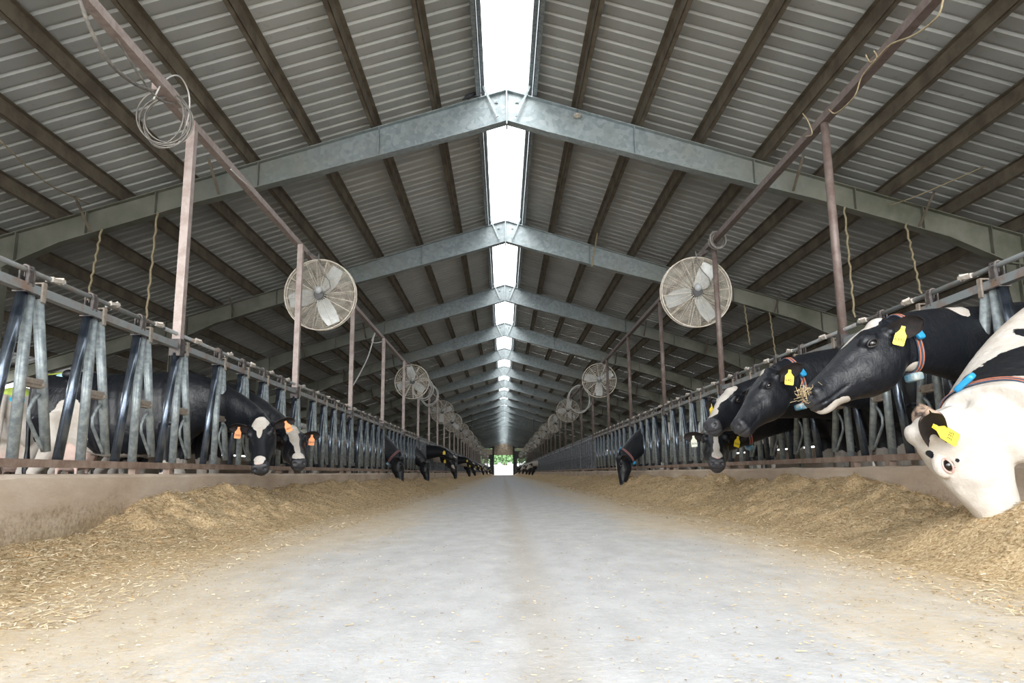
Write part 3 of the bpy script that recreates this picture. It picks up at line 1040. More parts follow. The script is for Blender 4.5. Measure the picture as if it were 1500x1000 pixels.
m = MB(); m.cyl((0, 0, 0.03), (0, 0.05, 0.14), 0.012, 8); m.build('stem', M['galv'], b)

# ------------------------------------------------------------------ feed along both kerbs


def sstep(x, a, b):
    t = max(0.0, min(1.0, (x - a) / (b - a)))
    return t * t * (3 - 2 * t)


def feed_h(s, x, y):
    """height of the feed at distance x (>0) from the middle of the alley on side s"""
    d = 2.71 - x
    ph = s * 13.7
    if s < 0:
        H = 0.05 + 0.22 * sstep(y, 4.6, 5.6) - 0.05 * sstep(y, 14, 30)
        W = 0.62 + 0.15 * sstep(y, 4.6, 6)
    else:
        H = 0.17 + 0.15 * sstep(y, 4.3, 5.6) - 0.06 * sstep(y, 12, 30)
        W = 0.78
    H *= 1.0 + 0.34 * noise.noise((y * 1.15 + ph, 0.3, 0)) + 0.16 * noise.noise((y * 3.1 + ph, x * 2, 4))
    # ridge stands a little off the kerb
    if d < 0.16: sh = 0.86 + 0.14 * (d / 0.16)
    else: sh = max(0.0, 1 - (d - 0.16) / W) ** 1.35
    en = 0.22 * noise.noise((y * 0.9 + ph, 7, 1)) + 0.10 * noise.noise((y * 5 + ph, x * 5, 2))
    edge = 1.0 - sstep(d, 0.62 + en, 1.08 + en)
    base = 0.014 * edge
    z = H * sh + base
    if s > 0 and y < 5: z += 0.20 * math.exp(-((x - 2.12) / 0.30) ** 2 - ((y - 3.25) / 0.75) ** 2)
    rough = 0.045 * noise.noise((x * 7, y * 7, ph)) + 0.024 * noise.noise((x * 17, y * 19, ph)) + 0.012 * noise.noise((x * 42, y * 45, ph))
    if y > 18: rough *= 0.7
    z += rough * min(1.0, 0.25 + 3.0 * sh * (H / 0.3)) * edge
    z -= 0.02 * (1 - edge)
    return z


for s, nm in ((-1, 'left'), (1, 'right')):
    ys = []
    y = 0.6
    while y < Y1 - 0.5:
        ys.append(y)
        y += 0.03 if y < 9 else (0.06 if y < 16 else (0.18 if y < 40 else 0.6))
    xs = [1.45 + (2.705 - 1.45) * (i / 44) for i in range(45)]
    vs = [(s * x, y, feed_h(s, x, y)) for y in ys for x in xs]
    nx = len(xs)
    fs = []
    for j in range(len(ys) - 1):
        for i in range(nx - 1):
            a = j * nx + i
            fs.append((a, a + 1, a + nx + 1, a + nx) if s > 0 else (a, a + nx, a + nx + 1, a + 1))
    m = MB(); m.add(vs, fs)
    o = m.build('feed_mound', M['feed'], smooth=True)
    tag(o, 'mound of chopped straw feed heaped along the %s kerb' % nm, 'feed', None, 'stuff')


def straws(name, n, sampler, label, parent=None, lmin=0.012, lmax=0.05, wd=0.003, lift=0.5):
    P = np.empty((n, 4, 3)); S = np.empty(n)
    for i in range(n):
        x, y, z, sc = sampler()
        a = rng.uniform(0, 2 * math.pi)
        L = rng.uniform(lmin, lmax) * sc * (2.2 if rng.random() < 0.03 else 1)
        el = rng.normal(0, 0.35) * lift
        t = np.array((math.cos(a) * math.cos(el), math.sin(a) * math.cos(el), math.sin(el)))
        w = np.array((-math.sin(a), math.cos(a), rng.uniform(-0.6, 0.6))) * wd * rng.uniform(0.5, 1.6) * sc
        c = np.array((x, y, z + 0.004 + abs(el) * L * 0.4))
        P[i] = (c - t * L / 2 - w, c - t * L / 2 + w, c + t * L / 2 + w * 0.6, c + t * L / 2 - w * 0.6)
        S[i] = min(0.92, max(0, rng.normal(0.55, 0.25))) if rng.random() > 0.02 else 1.0
    me = bpy.data.meshes.new(name)
    me.vertices.add(n * 4); me.vertices.foreach_set('co', P.reshape(-1))
    me.loops.add(n * 4); me.loops.foreach_set('vertex_index', np.arange(n * 4, dtype=np.int32))
    me.polygons.add(n); me.polygons.foreach_set('loop_start', np.arange(0, n * 4, 4, dtype=np.int32))
    me.update(calc_edges=True)
    at = me.attributes.new('shade', 'FLOAT', 'FACE')
    at.data.foreach_set('value', S)
    me.materials.append(M['straw'])
    o = link(name, me, parent)
    return tag(o, label, 'straw', None, 'stuff')


def samp(s):
    def f():
        y = 2.2 + (rng.random() ** 1.8) * 20
        x = 2.69 - abs(rng.normal(0, 0.38)) if rng.random() < 0.75 else rng.uniform(1.35, 2.69)
        x = max(1.3, x)
        return s * x, y, max(0.0, feed_h(s, x, y)), 1.0 + y * 0.06
    return f


def samp_floor():
    y = 1.3 + (rng.random() ** 1.8) * 20
    r = rng.random()
    x = (2.6 - abs(rng.normal(0, 0.75))) if r < 0.8 else rng.uniform(0, 2.5)
    x = max(0.0, x) * (1 if rng.random() < 0.5 else -1)
    return x, y, 0.0, 1.0


straws('straw_blades', 70000, samp(-1), 'loose straw blades on top of the left feed mound', None, 0.008, 0.026, 0.0014)
straws('straw_blades', 70000, samp(1), 'loose straw blades on top of the right feed mound', None, 0.008, 0.026, 0.0014)
straws('straw_chips', 110000, samp_floor, 'short straw chips scattered on the concrete alley floor', None, 0.003, 0.013, 0.0015, 0.15)

# ------------------------------------------------------------------ cows
HEAD = [(-0.06, 0.015, -0.15, 0.080), (0.0, 0.060, -0.20, 0.105), (0.07, 0.064, -0.245, 0.120), (0.15, 0.055, -0.262, 0.124),
        (0.23, 0.036, -0.25, 0.112), (0.32, 0.010, -0.215, 0.090), (0.40, -0.010, -0.196, 0.077), (0.46, -0.022, -0.190, 0.076),
        (0.505, -0.032, -0.184, 0.080), (0.535, -0.050, -0.168, 0.072), (0.556, -0.078, -0.140, 0.045)]


def unit(v): return Vector(v).normalized()


def build_cow(name, loc, heading, poll, mdir, updir, white, black, head_white=(), head_black=(), skin_x=0.49, base_white=False,
              voxel=0.014, paint=(), neck_lift=0.0, udder=False, neck_t=0.62, ears='ear_fur', hs=1.0, thin=0.94, ear_back=-0.28, dewlap=0.0,
              pink=False, legs=True, p2len=0.26, neckr=None, p1k=0.30, p3o=(-0.02, 0, -0.085), nre=0.158, ear_len=0.20, throat=False):
    """one cow: root Empty > body (a single remeshed skin), ears, eyes. poll, mdir and updir are world vectors."""
    root = empty(name, (loc[0], loc[1], 0), heading)
    W2L = Matrix.Rotation(-heading, 4, 'Z') @ Matrix.Translation((-loc[0], -loc[1], 0))
    R3 = W2L.to_3x3()
    poll = W2L @ Vector(poll)
    fwd = (R3 @ Vector(mdir)).normalized()
    up = R3 @ Vector(updir)
    lat = up.cross(fwd).normalized()
    up = fwd.cross(lat).normalized()
    HM_ = Matrix((fwd, lat, up)).transposed()
    H = lambda p: poll + HM_ @ (Vector(p) * hs)
    m = MB()
    # torso
    X, Y_, Z = Vector((1, 0, 0)), Vector((0, 1, 0)), Vector((0, 0, 1))
    T = [(-0.90, 1.33, 1.10, 0.08), (-0.86, 1.38, 0.98, 0.15), (-0.76, 1.42, 0.84, 0.23), (-0.60, 1.445, 0.74, 0.265), (-0.42, 1.44, 0.66, 0.28),
         (-0.15, 1.42, 0.60, 0.335), (0.12, 1.415, 0.60, 0.34), (0.36, 1.43, 0.66, 0.285), (0.55, 1.44, 0.72, 0.235), (0.68, 1.41, 0.80, 0.19), (0.78, 1.34, 0.90, 0.12)]
    m.rings([((x, 0, (a + b) / 2), Y_, Z, w * thin, (a - b) / 2, 2.35) for x, a, b, w in T], 28)
    for sg in (-1, 1):
        m.ball((-0.47, sg * 0.225, 1.385), (0.07, 0.045, 0.05))      # hook bones
        m.ball((-0.84, sg * 0.10, 1.30), (0.05, 0.04, 0.05))         # pin bones
        m.ball((0.50, sg * 0.19, 1.10), (0.13, 0.07, 0.26))          # shoulder
        m.ball((-0.66, sg * 0.17, 1.02), (0.17, 0.10, 0.27))         # haunch
        if legs:
            m.tube([(0.50, sg * 0.17, 0.90), (0.47, sg * 0.17, 0.66), (0.48, sg * 0.16, 0.46), (0.475, sg * 0.16, 0.40), (0.465, sg * 0.16, 0.20), (0.47, sg * 0.16, 0.12), (0.50, sg * 0.16, 0.05), (0.52, sg * 0.16, 0.0)],
                   [0.11, 0.075, 0.055, 0.058, 0.036, 0.045, 0.05, 0.058], 12)
            m.tube([(-0.62, sg * 0.18, 1.0), (-0.56, sg * 0.18, 0.76), (-0.68, sg * 0.17, 0.56), (-0.76, sg * 0.165, 0.47), (-0.745, sg * 0.16, 0.25), (-0.73, sg * 0.16, 0.12), (-0.70, sg * 0.16, 0.05), (-0.68, sg * 0.16, 0.0)],
                   [0.17, 0.11, 0.07, 0.056, 0.038, 0.046, 0.05, 0.058], 12)
    m.tube([(-0.87, 0, 1.36), (-0.94, 0, 1.28), (-0.95, 0, 1.0), (-0.94, 0.01, 0.7), (-0.94, 0.02, 0.5), (-0.94, 0.02, 0.36)], [0.035, 0.032, 0.026, 0.022, 0.04, 0.02], 8)
    if udder: m.ball((-0.50, 0, 0.66), (0.24, 0.20, 0.19))
    for sg in (-1, 1):
        if udder:
            for xx in (-0.40, -0.58): m.tube([(xx, sg * 0.09, 0.52), (xx, sg * 0.09, 0.42)], [0.02, 0.014], 8)
    # neck
    p0 = Vector((0.50, 0, 1.12))
    p3 = H(p3o)
    dirn = (p3 - p0)
    reach = dirn.length
    t3 = (fwd * (1 - neck_t) + dirn.normalized() * neck_t + Vector((0, 0, -neck_lift))).normalized()
    p1 = p0 + Vector((p1k * reach, 0, 0.03))
    p2 = p3 - t3 * p2len * reach

    def bez(t): return p0 * (1 - t) ** 3 + p1 * 3 * t * (1 - t) ** 2 + p2 * 3 * t * t * (1 - t) + p3 * t ** 3

    nr = []
    NS = 16
    for i in range(NS + 1):
        t = i / NS
        c = bez(t)
        tg = (bez(min(1, t + 0.02)) - bez(max(0, t - 0.02))).normalized()
        u0 = (Vector((0, 0, 1)) * (1 - t) + up * t)
        sd = u0.cross(tg)
        if sd.length < 0.1: sd = lat.copy()
        sd.normalize()
        if sd.dot(lat) < 0 and t > 0.5: sd = -sd
        uu = tg.cross(sd).normalized()
        e = t ** 0.8
        rs = 0.20 * (1 - e) + 0.088 * e
        ru = (0.33 * (1 - e) + nre * e) * (1 + dewlap * math.sin(math.pi * t) * 0.3)
        if neckr: rs *= neckr; ru *= neckr
        nr.append((c, sd, uu, rs, ru, 2.1))
    m.rings(nr, 24)
    # head
    m.rings([(H((x, 0, (a + b) / 2)), lat, up, w * hs, (a - b) / 2 * hs, 2.25) for x, a, b, w in HEAD], 28)
    rot = HM_.to_3x3()
    for sg in (-1, 1):
        m.ball(H((0.150, sg * 0.096, 0.010)), Vector((0.055, 0.034, 0.036)) * hs, rot)      # brow
        m.ball(H((0.205, sg * 0.088, -0.115)), Vector((0.085, 0.032, 0.085)) * hs, rot)     # cheek
        m.ball(H((0.512, sg * 0.048, -0.078)), Vector((0.036, 0.034, 0.036)) * hs, rot)     # nostril wing
        m.ball(H((0.025, sg * 0.085, -0.012)), Vector((0.035, 0.045, 0.035)) * hs, rot)     # ear root
    m.ball(H((0.0, 0, 0.045)), Vector((0.05, 0.065, 0.035)) * hs, rot)                      # poll
    m.ball(H((0.48, 0, -0.172)), Vector((0.060, 0.050, 0.026)) * hs, rot)                   # chin
    if throat: m.ball(H((0.10, 0, -0.29)), Vector((0.17, 0.085, 0.15)) * hs, rot)
    # remesh to one skin
    tmp = bpy.data.objects.new('tmp', m.mesh('tmp'))
    COL.objects.link(tmp)
    rm = tmp.modifiers.new('r', 'REMESH')
    rm.mode = 'VOXEL'
    rm.voxel_size = voxel
    rm.use_smooth_shade = True
    sm_ = tmp.modifiers.new('s', 'SMOOTH')
    sm_.iterations = max(3, int(6 * 0.012 / voxel))
    sm_.factor = 0.5
    dg = bpy.context.evaluated_depsgraph_get()
    me = bpy.data.meshes.new_from_object(tmp.evaluated_get(dg))
    bpy.data.objects.remove(tmp)
    me.name = 'body'
    n = len(me.vertices)
    co = np.empty(n * 3); me.vertices.foreach_get('co', co); co = co.reshape(-1, 3)
    no = np.empty(n * 3); me.vertices.foreach_get('normal', no); no = no.reshape(-1, 3)
    Hn = np.array(HM_)
    hc = (co - np.array(poll)) @ Hn / hs      # head-space coordinates
    disp = np.zeros(n)

    def g(c, r, sym=True):
        c = np.array(c, float)
        q = hc.copy()
        if sym: q[:, 1] = np.abs(q[:, 1])
        return np.exp(-(((q - c) / np.array(r)) ** 2).sum(1))

    disp -= 0.030 * g((0.540, 0.044, -0.080), (0.020, 0.013, 0.012))      # nostrils
    disp -= 0.012 * g((0.155, 0.132, -0.020), (0.030, 0.05, 0.020))       # eye socket
    disp -= 0.010 * g((0.29, 0.10, -0.03), (0.06, 0.04, 0.03))           # hollow before the eye
    inh = (hc[:, 0] > 0.36) & (hc[:, 2] < -0.06) & (hc[:, 2] > -0.19)
    zl = -0.135 + 0.10 * np.clip(0.47 - hc[:, 0], 0, 1)
    disp -= np.where(inh, 0.010 * np.exp(-((hc[:, 2] - zl) / 0.006) ** 2) * np.clip((hc[:, 0] - 0.36) / 0.05, 0, 1), 0)
    # folds of skin on the throat, faint ribs on the flank
    tor = np.clip(1 - np.abs(co[:, 0] - 0.0) / 0.35, 0, 1) * (np.abs(co[:, 1]) > 0.15)
    disp += 0.004 * tor * np.sin(co[:, 0] * 75 + co[:, 2] * 8)
    disp -= 0.05 * np.exp(-((co[:, 0] + 0.30) / 0.11) ** 2 - ((co[:, 2] - 1.24) / 0.13) ** 2) * (np.abs(co[:, 1]) > 0.12)   # flank hollow
    co2 = co + no * disp[:, None]
    me.vertices.foreach_set('co', co2.reshape(-1))

    f = np.full(n, 0.35 if base_white else -0.35)

    def ell(P, c, r):
        return 1 - np.sqrt((((P - np.array(c, float)) / np.array(r, float)) ** 2).sum(1))

    for lst, P, sgn in ((white, co, 1), (black, co, -1), (head_white, hc, 1), (head_black, hc, -1)):
        for c, r in lst:
            d = ell(P, c, r)
            rr_ = float(np.mean(r))
            d = d * min(1.0, rr_ / 0.25 + 0.25)
            f = np.maximum(f, d) if sgn > 0 else np.minimum(f, -d)
    a = me.attributes.new('white', 'FLOAT', 'POINT'); a.data.foreach_set('value', f.astype(np.float32))
    sk = np.clip((hc[:, 0] - skin_x) / 0.02, 0, 1) * (np.abs(hc[:, 1]) < 0.12) * (hc[:, 2] > -0.2)
    sk = np.maximum(sk, np.clip(ell(co, (-0.50, 0, 0.62), (0.26, 0.24, 0.22)) * 6, 0, 0.6) if udder else 0)
    a = me.attributes.new('skin', 'FLOAT', 'POINT'); a.data.foreach_set('value', sk.astype(np.float32))
    pc = np.zeros((n, 4))
    for c, r, colr in paint:
        w = np.clip(ell(co, c, r) * 1.2, 0, 1)
        sel = w > pc[:, 3]
        pc[sel, :3] = colr
        pc[sel, 3] = np.minimum(1, w[sel] * 2.6)
    a = me.attributes.new('paint', 'FLOAT_COLOR', 'POINT'); a.data.foreach_set('color', pc.reshape(-1).astype(np.float32))
    me.materials.append(M['fur'])
    body = link('body', me, root)
    # eyes
    for sg in (-1, 1):
        q = MB(); q.ball((0, 0, 0), 0.0235 * hs, None, 16, 12)
        e = q.build('eye', M['eye'], root, H((0.152, sg * 0.110, -0.014)), True)
        e.rotation_mode = 'QUATERNION'
        q = MB()
        for sgn2, amp in ((1, 0.019), (-1, 0.015)):
            pts = []
            for j in range(13):
                a_ = math.pi * j / 12
                pts.append(Vector((0.030 * math.cos(a_), sg * (0.0235 * math.sqrt(max(0.0, 1 - (math.cos(a_)) ** 2 * 0.9)) * 0.62 + 0.001), sgn2 * amp * math.sin(a_))) * hs)
            q.tube([rot @ p for p in pts], 0.0052 * hs, 6)
        q.build('eyelid', M['eye_rim_pink' if pink else 'eye_rim'], e, smooth=True)
    rec = dict(root=root, H=H, rot=rot, lat=lat, up=up, fwd=fwd, nr=nr, mesh=me, R3=R3, W2L=W2L, hs=hs, ears=[])
    for sg in (-1, 1): rec['ears'].append(make_ear(rec, sg, ears, back=ear_back, L=ear_len))
    return rec


def make_ear(rec, sg, matn, L=0.20, Wd=0.105, droop=0.18, back=-0.28, name='ear'):
    """cupped leaf-shaped ear, open side to the front"""
    H, rot, hs = rec['H'], rec['rot'], rec['hs']
    nl, nw = 12, 8
    d = Vector((back, sg * 1.0, -droop)).normalized()
    nrm = Vector((0.85, sg * 0.25, 0.1)); nrm = (nrm - d * nrm.dot(d)).normalized()
    w = d.cross(nrm).normalized()
    b0 = Vector((0.02, sg * 0.108, -0.02))
    outer, inner = [], []
    for i in range(nl + 1):
        t = i / nl
        wd = Wd * 0.5 * (0.42 + 0.58 * math.sin(math.pi * min(1, t * 0.80 + 0.14)) if t < 0.55 else (math.sin(math.pi * min(1, 0.58 + 0.0) ) * 0.0 + (1 - ((t - 0.55) / 0.45) ** 2.2) ** 0.6 * (0.42 + 0.58 * math.sin(math.pi * (0.55 * 0.8 + 0.14)))))
        wd = max(wd, 0.004)
        for j in range(nw + 1):
            v = j / nw * 2 - 1
            cup = 0.045 * (v * v) * (1 - 0.65 * t)
            p = b0 + d * (t * L) + w * v * wd + nrm * (cup - 0.012 * math.sin(math.pi * t))
            outer.append(H(p - nrm * 0.007))
            inner.append(H(p + nrm * 0.004))
    m1, m2 = MB(), MB()
    k = nw + 1
    fo, fi = [], []
    for i in range(nl):
        for j in range(nw):
            a = i * k + j
            fo.append((a, a + 1, a + k + 1, a + k)); fi.append((a, a + k, a + k + 1, a + 1))
    rim = []
    idx = [i * k for i in range(nl + 1)] + [nl * k + j for j in range(1, nw + 1)] + [i * k + nw for i in range(nl - 1, -1, -1)]
    off = len(outer)
    for a, b in zip(idx[:-1], idx[1:]): rim.append((a, b, b + off, a + off))
    m1.add(outer + inner, fo + rim)
    e = m1.build(name, M[matn], rec['root'], smooth=True)
    m2.add(inner, fi)
    m2.build('inner_ear', M['ear_inner'], e, smooth=True)
    return dict(obj=e, d=d, nrm=nrm, w=w, b0=b0, L=L)


def text_mesh(s, size):
    cu = bpy.data.curves.new('t', 'FONT')
    cu.body = s
    cu.size = size
    cu.align_x = 'CENTER'
    cu.align_y = 'CENTER'
    o = bpy.data.objects.new('t', cu)
    COL.objects.link(o)
    dg = bpy.context.evaluated_depsgraph_get()
    me = bpy.data.meshes.new_from_object(o.evaluated_get(dg))
    bpy.data.objects.remove(o)
    me.name = 'tag_number'
    me.materials.clear()
    me.materials.append(M['tag_ink'])
    return me


def ear_tag(rec, i, color, face=(0, -1, 0.05), at=0.5, size=1.0, txt=None, roll=0.0, off=0.012, lab=None):
    """flag tag hanging in the ear; face = world direction of its printed side"""
    e = rec['ears'][i]
    p = rec['H'](e['b0'] + e['d'] * (at * e['L']) + e['nrm'] * 0.02)
    n_ = (rec['R3'] @ Vector(face)).normalized()
    up_ = Vector((0, 0, 1)); up_ = (up_ - n_ * up_.dot(n_)).normalized()
    rt = up_.cross(n_).normalized()
    Rm = Matrix((rt, up_, n_)).transposed() @ Matrix.Rotation(roll, 3, 'Z')
    w, h = 0.058 * size, 0.062 * size
    out = [(-0.010, 0.012), (-0.012, -0.012), (-w / 2 + 0.006, -0.030), (-w / 2, -0.036), (-w / 2, -0.030 - h), (-w / 2 + 0.005, -0.036 - h), (w / 2 - 0.005, -0.036 - h), (w / 2, -0.030 - h), (w / 2, -0.036), (w / 2 - 0.006, -0.030), (0.012, -0.012), (0.010, 0.012)]
    k = len(out)
    vs = [(x * 1.0, y, z) for z in (0.0, 0.003) for x, y in out]
    fs = [tuple(range(k))[::-1], tuple(range(k, 2 * k))] + [(a, (a + 1) % k, k + (a + 1) % k, k + a) for a in range(k)]
    m = MB(); m.add(vs, fs); m.cyl((0, 0, 0.0), (0, 0, 0.008), 0.009, 10)
    o = m.build('ear_tag', M[color], rec['root'])
    o.matrix_local = Matrix.Translation(p + n_ * off) @ Rm.to_4x4()
    if lab: o['label'] = lab
    if txt:
        t = link('tag_number', text_mesh(txt, 0.026 * size), o, (0, -0.036 - h * 0.5, 0.0045))
    return o


def collar(rec, t, box_at=-90, block_at=None, box_mat='worn_blue', width=0.045, lean=0.0):
    """striped strap fitted onto the neck skin, with a transponder box"""
    i = t * (len(rec['nr']) - 1)
    k = int(i)
    fr = i - k
    a, b = rec['nr'][k], rec['nr'][min(k + 1, len(rec['nr']) - 1)]
    c = a[0].lerp(b[0], fr)
    sd = a[1].lerp(b[1], fr).normalized()
    uu = a[2].lerp(b[2], fr).normalized()
    tg = sd.cross(uu)
    if lean:
        Rl = Matrix.Rotation(lean, 3, sd)
        uu = Rl @ uu
        tg = Rl @ tg
    bm_ = BVHTree.FromPolygons([v.co for v in rec['mesh'].vertices], [p.vertices for p in rec['mesh'].polygons])
    NA = 48
    R0 = []
    for j in range(NA):
        an = 2 * math.pi * j / NA
        dr = sd * math.cos(an) + uu * math.sin(an)
        best = 0
        for o_ in (-0.5, 0, 0.5):
            st = c + tg * o_ * width
            hit, nn, ii, dd = bm_.ray_cast(st, dr, 0.5)
            if hit is not None: best = max(best, dd)
        R0.append(best if best > 0 else 0.12)
    for _ in range(2): R0 = [max(R0[j], (R0[j - 1] + R0[(j + 1) % NA]) / 2) for j in range(NA)]

    def band(u0, u1, lift, nm, mt, par):
        vs, fs = [], []
        for j in range(NA):
            an = 2 * math.pi * j / NA
            dr = sd * math.cos(an) + uu * math.sin(an)
            r = R0[j] + lift
            for u, rr_ in ((u0, r - 0.006), (u0, r), (u1, r), (u1, r - 0.006)): vs.append(c + dr * rr_ + tg * u)
        for j in range(NA):
            l = (j + 1) % NA
            for q in range(3): fs.append((j * 4 + q, j * 4 + q + 1, l * 4 + q + 1, l * 4 + q))
        m = MB(); m.add(vs, fs)
        return m.build(nm, M[mt], par)

    st = band(-width / 2, width / 2, 0.006, 'collar', 'collar_navy', rec['root'])
    for u in (-0.28, 0.28): band(u * width - 0.0035, u * width + 0.0035, 0.0075, 'collar_stripe', 'collar_orange', st)

    def block(ang, sx, sy, sz, mt, nm, outw):
        an = math.radians(ang) % (2 * math.pi)
        dr = sd * math.cos(an) + uu * math.sin(an)
        r = R0[int(round(an / (2 * math.pi) * NA)) % NA] + outw
        tn = dr.cross(tg).normalized()
        m = MB()
        # rounded box as a superellipsoid loft
        rg = []
        for z, q in ((-1, 0.6), (-0.92, 0.85), (-0.7, 0.97), (0, 1), (0.7, 0.97), (0.92, 0.85), (1, 0.6)):
            rg.append((c + dr * r + tn * z * sy / 2, tg, dr, sx / 2 * q, sz / 2 * q, 4))
        m.rings(rg, 20)
        return m.build(nm, M[mt], st, smooth=0.8)

    if box_at is not None: block(box_at, 0.075, 0.085, 0.05, box_mat, 'transponder_box', 0.030)
    if block_at is not None: block(block_at, 0.055, 0.11, 0.030, 'blue_plastic', 'blue_buckle', 0.016)
    return st


def name_cow(rec, label, group=None):
    tag(rec['root'], label, 'cow', group)


RIGHT, LEFT = math.pi, 0.0      # heading of a cow standing on the right looks towards -x
B_W = [((-0.15, 0, 0.5), (0.55, 0.5, 0.22)), ((0.45, 0, 0.3), (0.2, 0.4, 0.35)), ((-0.7, 0, 0.3), (0.25, 0.4, 0.38))]   # white belly and legs

# A: black cow standing square to the left fence, white thigh patch and udder, head out and low, facing the viewer
A = build_cow('cow', (-3.76, 7.25), LEFT, (-2.38, 7.02, 0.915), (0.19, -0.64, -0.68), (0.02, -0.68, 0.66),
              white=[((-0.42, -0.2, 0.86), (0.20, 0.35, 0.30)), ((-0.55, -0.2, 0.62), (0.34, 0.4, 0.20)), ((-0.1, 0, 0.54), (0.7, 0.4, 0.10)), ((-0.72, 0, 0.3), (0.22, 0.4, 0.4)),
                     ((0.48, 0, 0.2), (0.2, 0.4, 0.3)), ((-0.52, -0.05, 1.40), (0.05, 0.10, 0.12))],
              black=[], head_white=[((0.07, 0, 0.06), (0.055, 0.088, 0.07)), ((0.115, 0, 0.06), (0.06, 0.062, 0.07)), ((0.18, 0, 0.05), (0.08, 0.028, 0.06)), ((0.465, 0, -0.02), (0.03, 0.065, 0.035)), ((0.49, 0.0, -0.03), (0.04, 0.05, 0.03))],
              skin_x=0.505, voxel=0.011, udder=True, hs=1.0,
              paint=[((-0.68, 0.0, 1.43), (0.30, 0.22, 0.055), (0.50, 0.58, 0.10)), ((-0.56, -0.16, 1.395), (0.10, 0.12, 0.03), (0.45, 0.75, 0.9))])
name_cow(A, 'black cow behind the left fence, white blaze, orange tags, head lowered through the bars')
ear_tag(A, 1, 'tag_orange', (0.25, -1, 0.1), 0.55, 1.0, '3845', roll=0.45)
ear_tag(A, 0, 'tag_orange', (0.25, -1, 0.1), 0.5, 1.0, '3845', roll=-0.1)

# B: next cow, long white blaze, two orange tags
B = build_cow('cow', (-3.70, 7.96), LEFT, (-2.31, 7.80, 0.85), (0.36, -0.74, -0.42), (0.25, -0.62, 0.72),
              white=B_W, black=[], head_white=[((0.06, -0.005, 0.06), (0.10, 0.078, 0.07)), ((0.2, -0.008, 0.04), (0.17, 0.052, 0.06)), ((0.36, 0, -0.01), (0.12, 0.03, 0.045)), ((0.47, 0, -0.04), (0.05, 0.07, 0.05)), ((0.46, 0, -0.12), (0.07, 0.05, 0.045))],
              skin_x=0.52, voxel=0.013)
name_cow(B, 'black cow with a long white face stripe, second through the left fence')
ear_tag(B, 1, 'tag_orange', (0.2, -1, 0.1), 0.5, 1.05, '33645', roll=-0.05)
ear_tag(B, 0, 'tag_orange', (0.2, -1, 0.1), 0.5, 1.05, '33645', roll=0.0)

# L0: cow deeper in the stalls, rump at the left edge, green and blue paint
L0 = build_cow('cow', (-5.72, 9.05), math.radians(100), (-5.95, 10.6, 0.9), (0, 0.8, -0.5), (0, 0.4, 0.8),
               white=[((-0.75, 0, 1.1), (0.25, 0.5, 0.5)), ((-0.5, -0.2, 0.7), (0.4, 0.4, 0.25)), ((-0.72, 0, 0.3), (0.3, 0.4, 0.5)), ((0.3, 0, 0.9), (0.12, 0.5, 0.4)), ((0.48, 0, 0.2), (0.2, 0.4, 0.35))],
               black=[((-0.83, 0.22, 1.12), (0.10, 0.17, 0.16)), ((-0.62, -0.22, 1.0), (0.14, 0.2, 0.2))], voxel=0.018, udder=True,
               paint=[((-0.80, 0.05, 1.37), (0.2, 0.3, 0.10), (0.62, 0.78, 0.15)), ((-0.88, -0.12, 1.28), (0.08, 0.12, 0.06), (0.05, 0.5, 0.75))])
name_cow(L0, 'white and black cow seen from behind at the left picture edge, green marked rump')

# R1: white cow, head right down in the feed at the right edge
R1 = build_cow('cow', (3.60, 3.86), RIGHT, (1.82, 3.36, 0.585), (0.37, -0.06, -0.90), (-0.80, 0.44, -0.36),
               white=[], black=[((1.36, 0.50, 0.78), (0.20, 0.19, 0.13)), ((1.16, 0.48, 0.84), (0.28, 0.20, 0.17)), ((1.12, 0.40, 1.10), (0.08, 0.14, 0.06)), ((0.10, 0, 1.2), (0.35, 0.5, 0.4)), ((-0.7, 0, 1.3), (0.3, 0.5, 0.3))],
               head_white=[], head_black=[((0.085, 0.10, 0.03), (0.018, 0.03, 0.020)), ((0.145, 0.105, -0.055), (0.011, 0.03, 0.010)), ((0.17, 0.105, -0.030), (0.006, 0.03, 0.006)), ((-0.13, 0.13, -0.03), (0.012, 0.05, 0.016)), ((-0.15, 0.13, 0.0), (0.012, 0.05, 0.012)), ((0.085, -0.10, 0.03), (0.03, 0.03, 0.030))],
               base_white=True, voxel=0.0095, ears='ear_brown', pink=True, skin_x=0.50, neck_t=0.95, hs=1.04, p2len=0.2, dewlap=0.2, p1k=0.05, neckr=0.95, ear_back=-0.75, p3o=(-0.01, 0, -0.245), nre=0.205, throat=True)
name_cow(R1, 'white cow with black neck patches at the right edge, muzzle buried in feed')

# R2: big black head stretched out above the alley, in profile
R2 = build_cow('cow', (3.62, 4.50), RIGHT, (2.07, 4.13, 1.185), (-0.86, -0.12, -0.48), (-0.48, 0.03, 0.86),
               white=[((0.98, 0.12, 1.34), (0.09, 0.12, 0.07)), ((-0.2, 0, 0.55), (0.5, 0.5, 0.15))] + B_W[1:], black=[],
               head_white=[((0.035, 0, 0.085), (0.085, 0.075, 0.055)), ((0.16, 0, 0.06), (0.10, 0.022, 0.045)), ((0.46, 0.0, -0.185), (0.095, 0.09, 0.040)), ((-0.02, 0.03, -0.225), (0.05, 0.05, 0.025))],
               skin_x=0.535, voxel=0.0095, neck_t=0.35, neck_lift=-0.1, hs=1.12, ear_back=-0.9, ear_len=0.155)
name_cow(R2, 'black cow stretching its head over the alley in profile, white poll and chin')

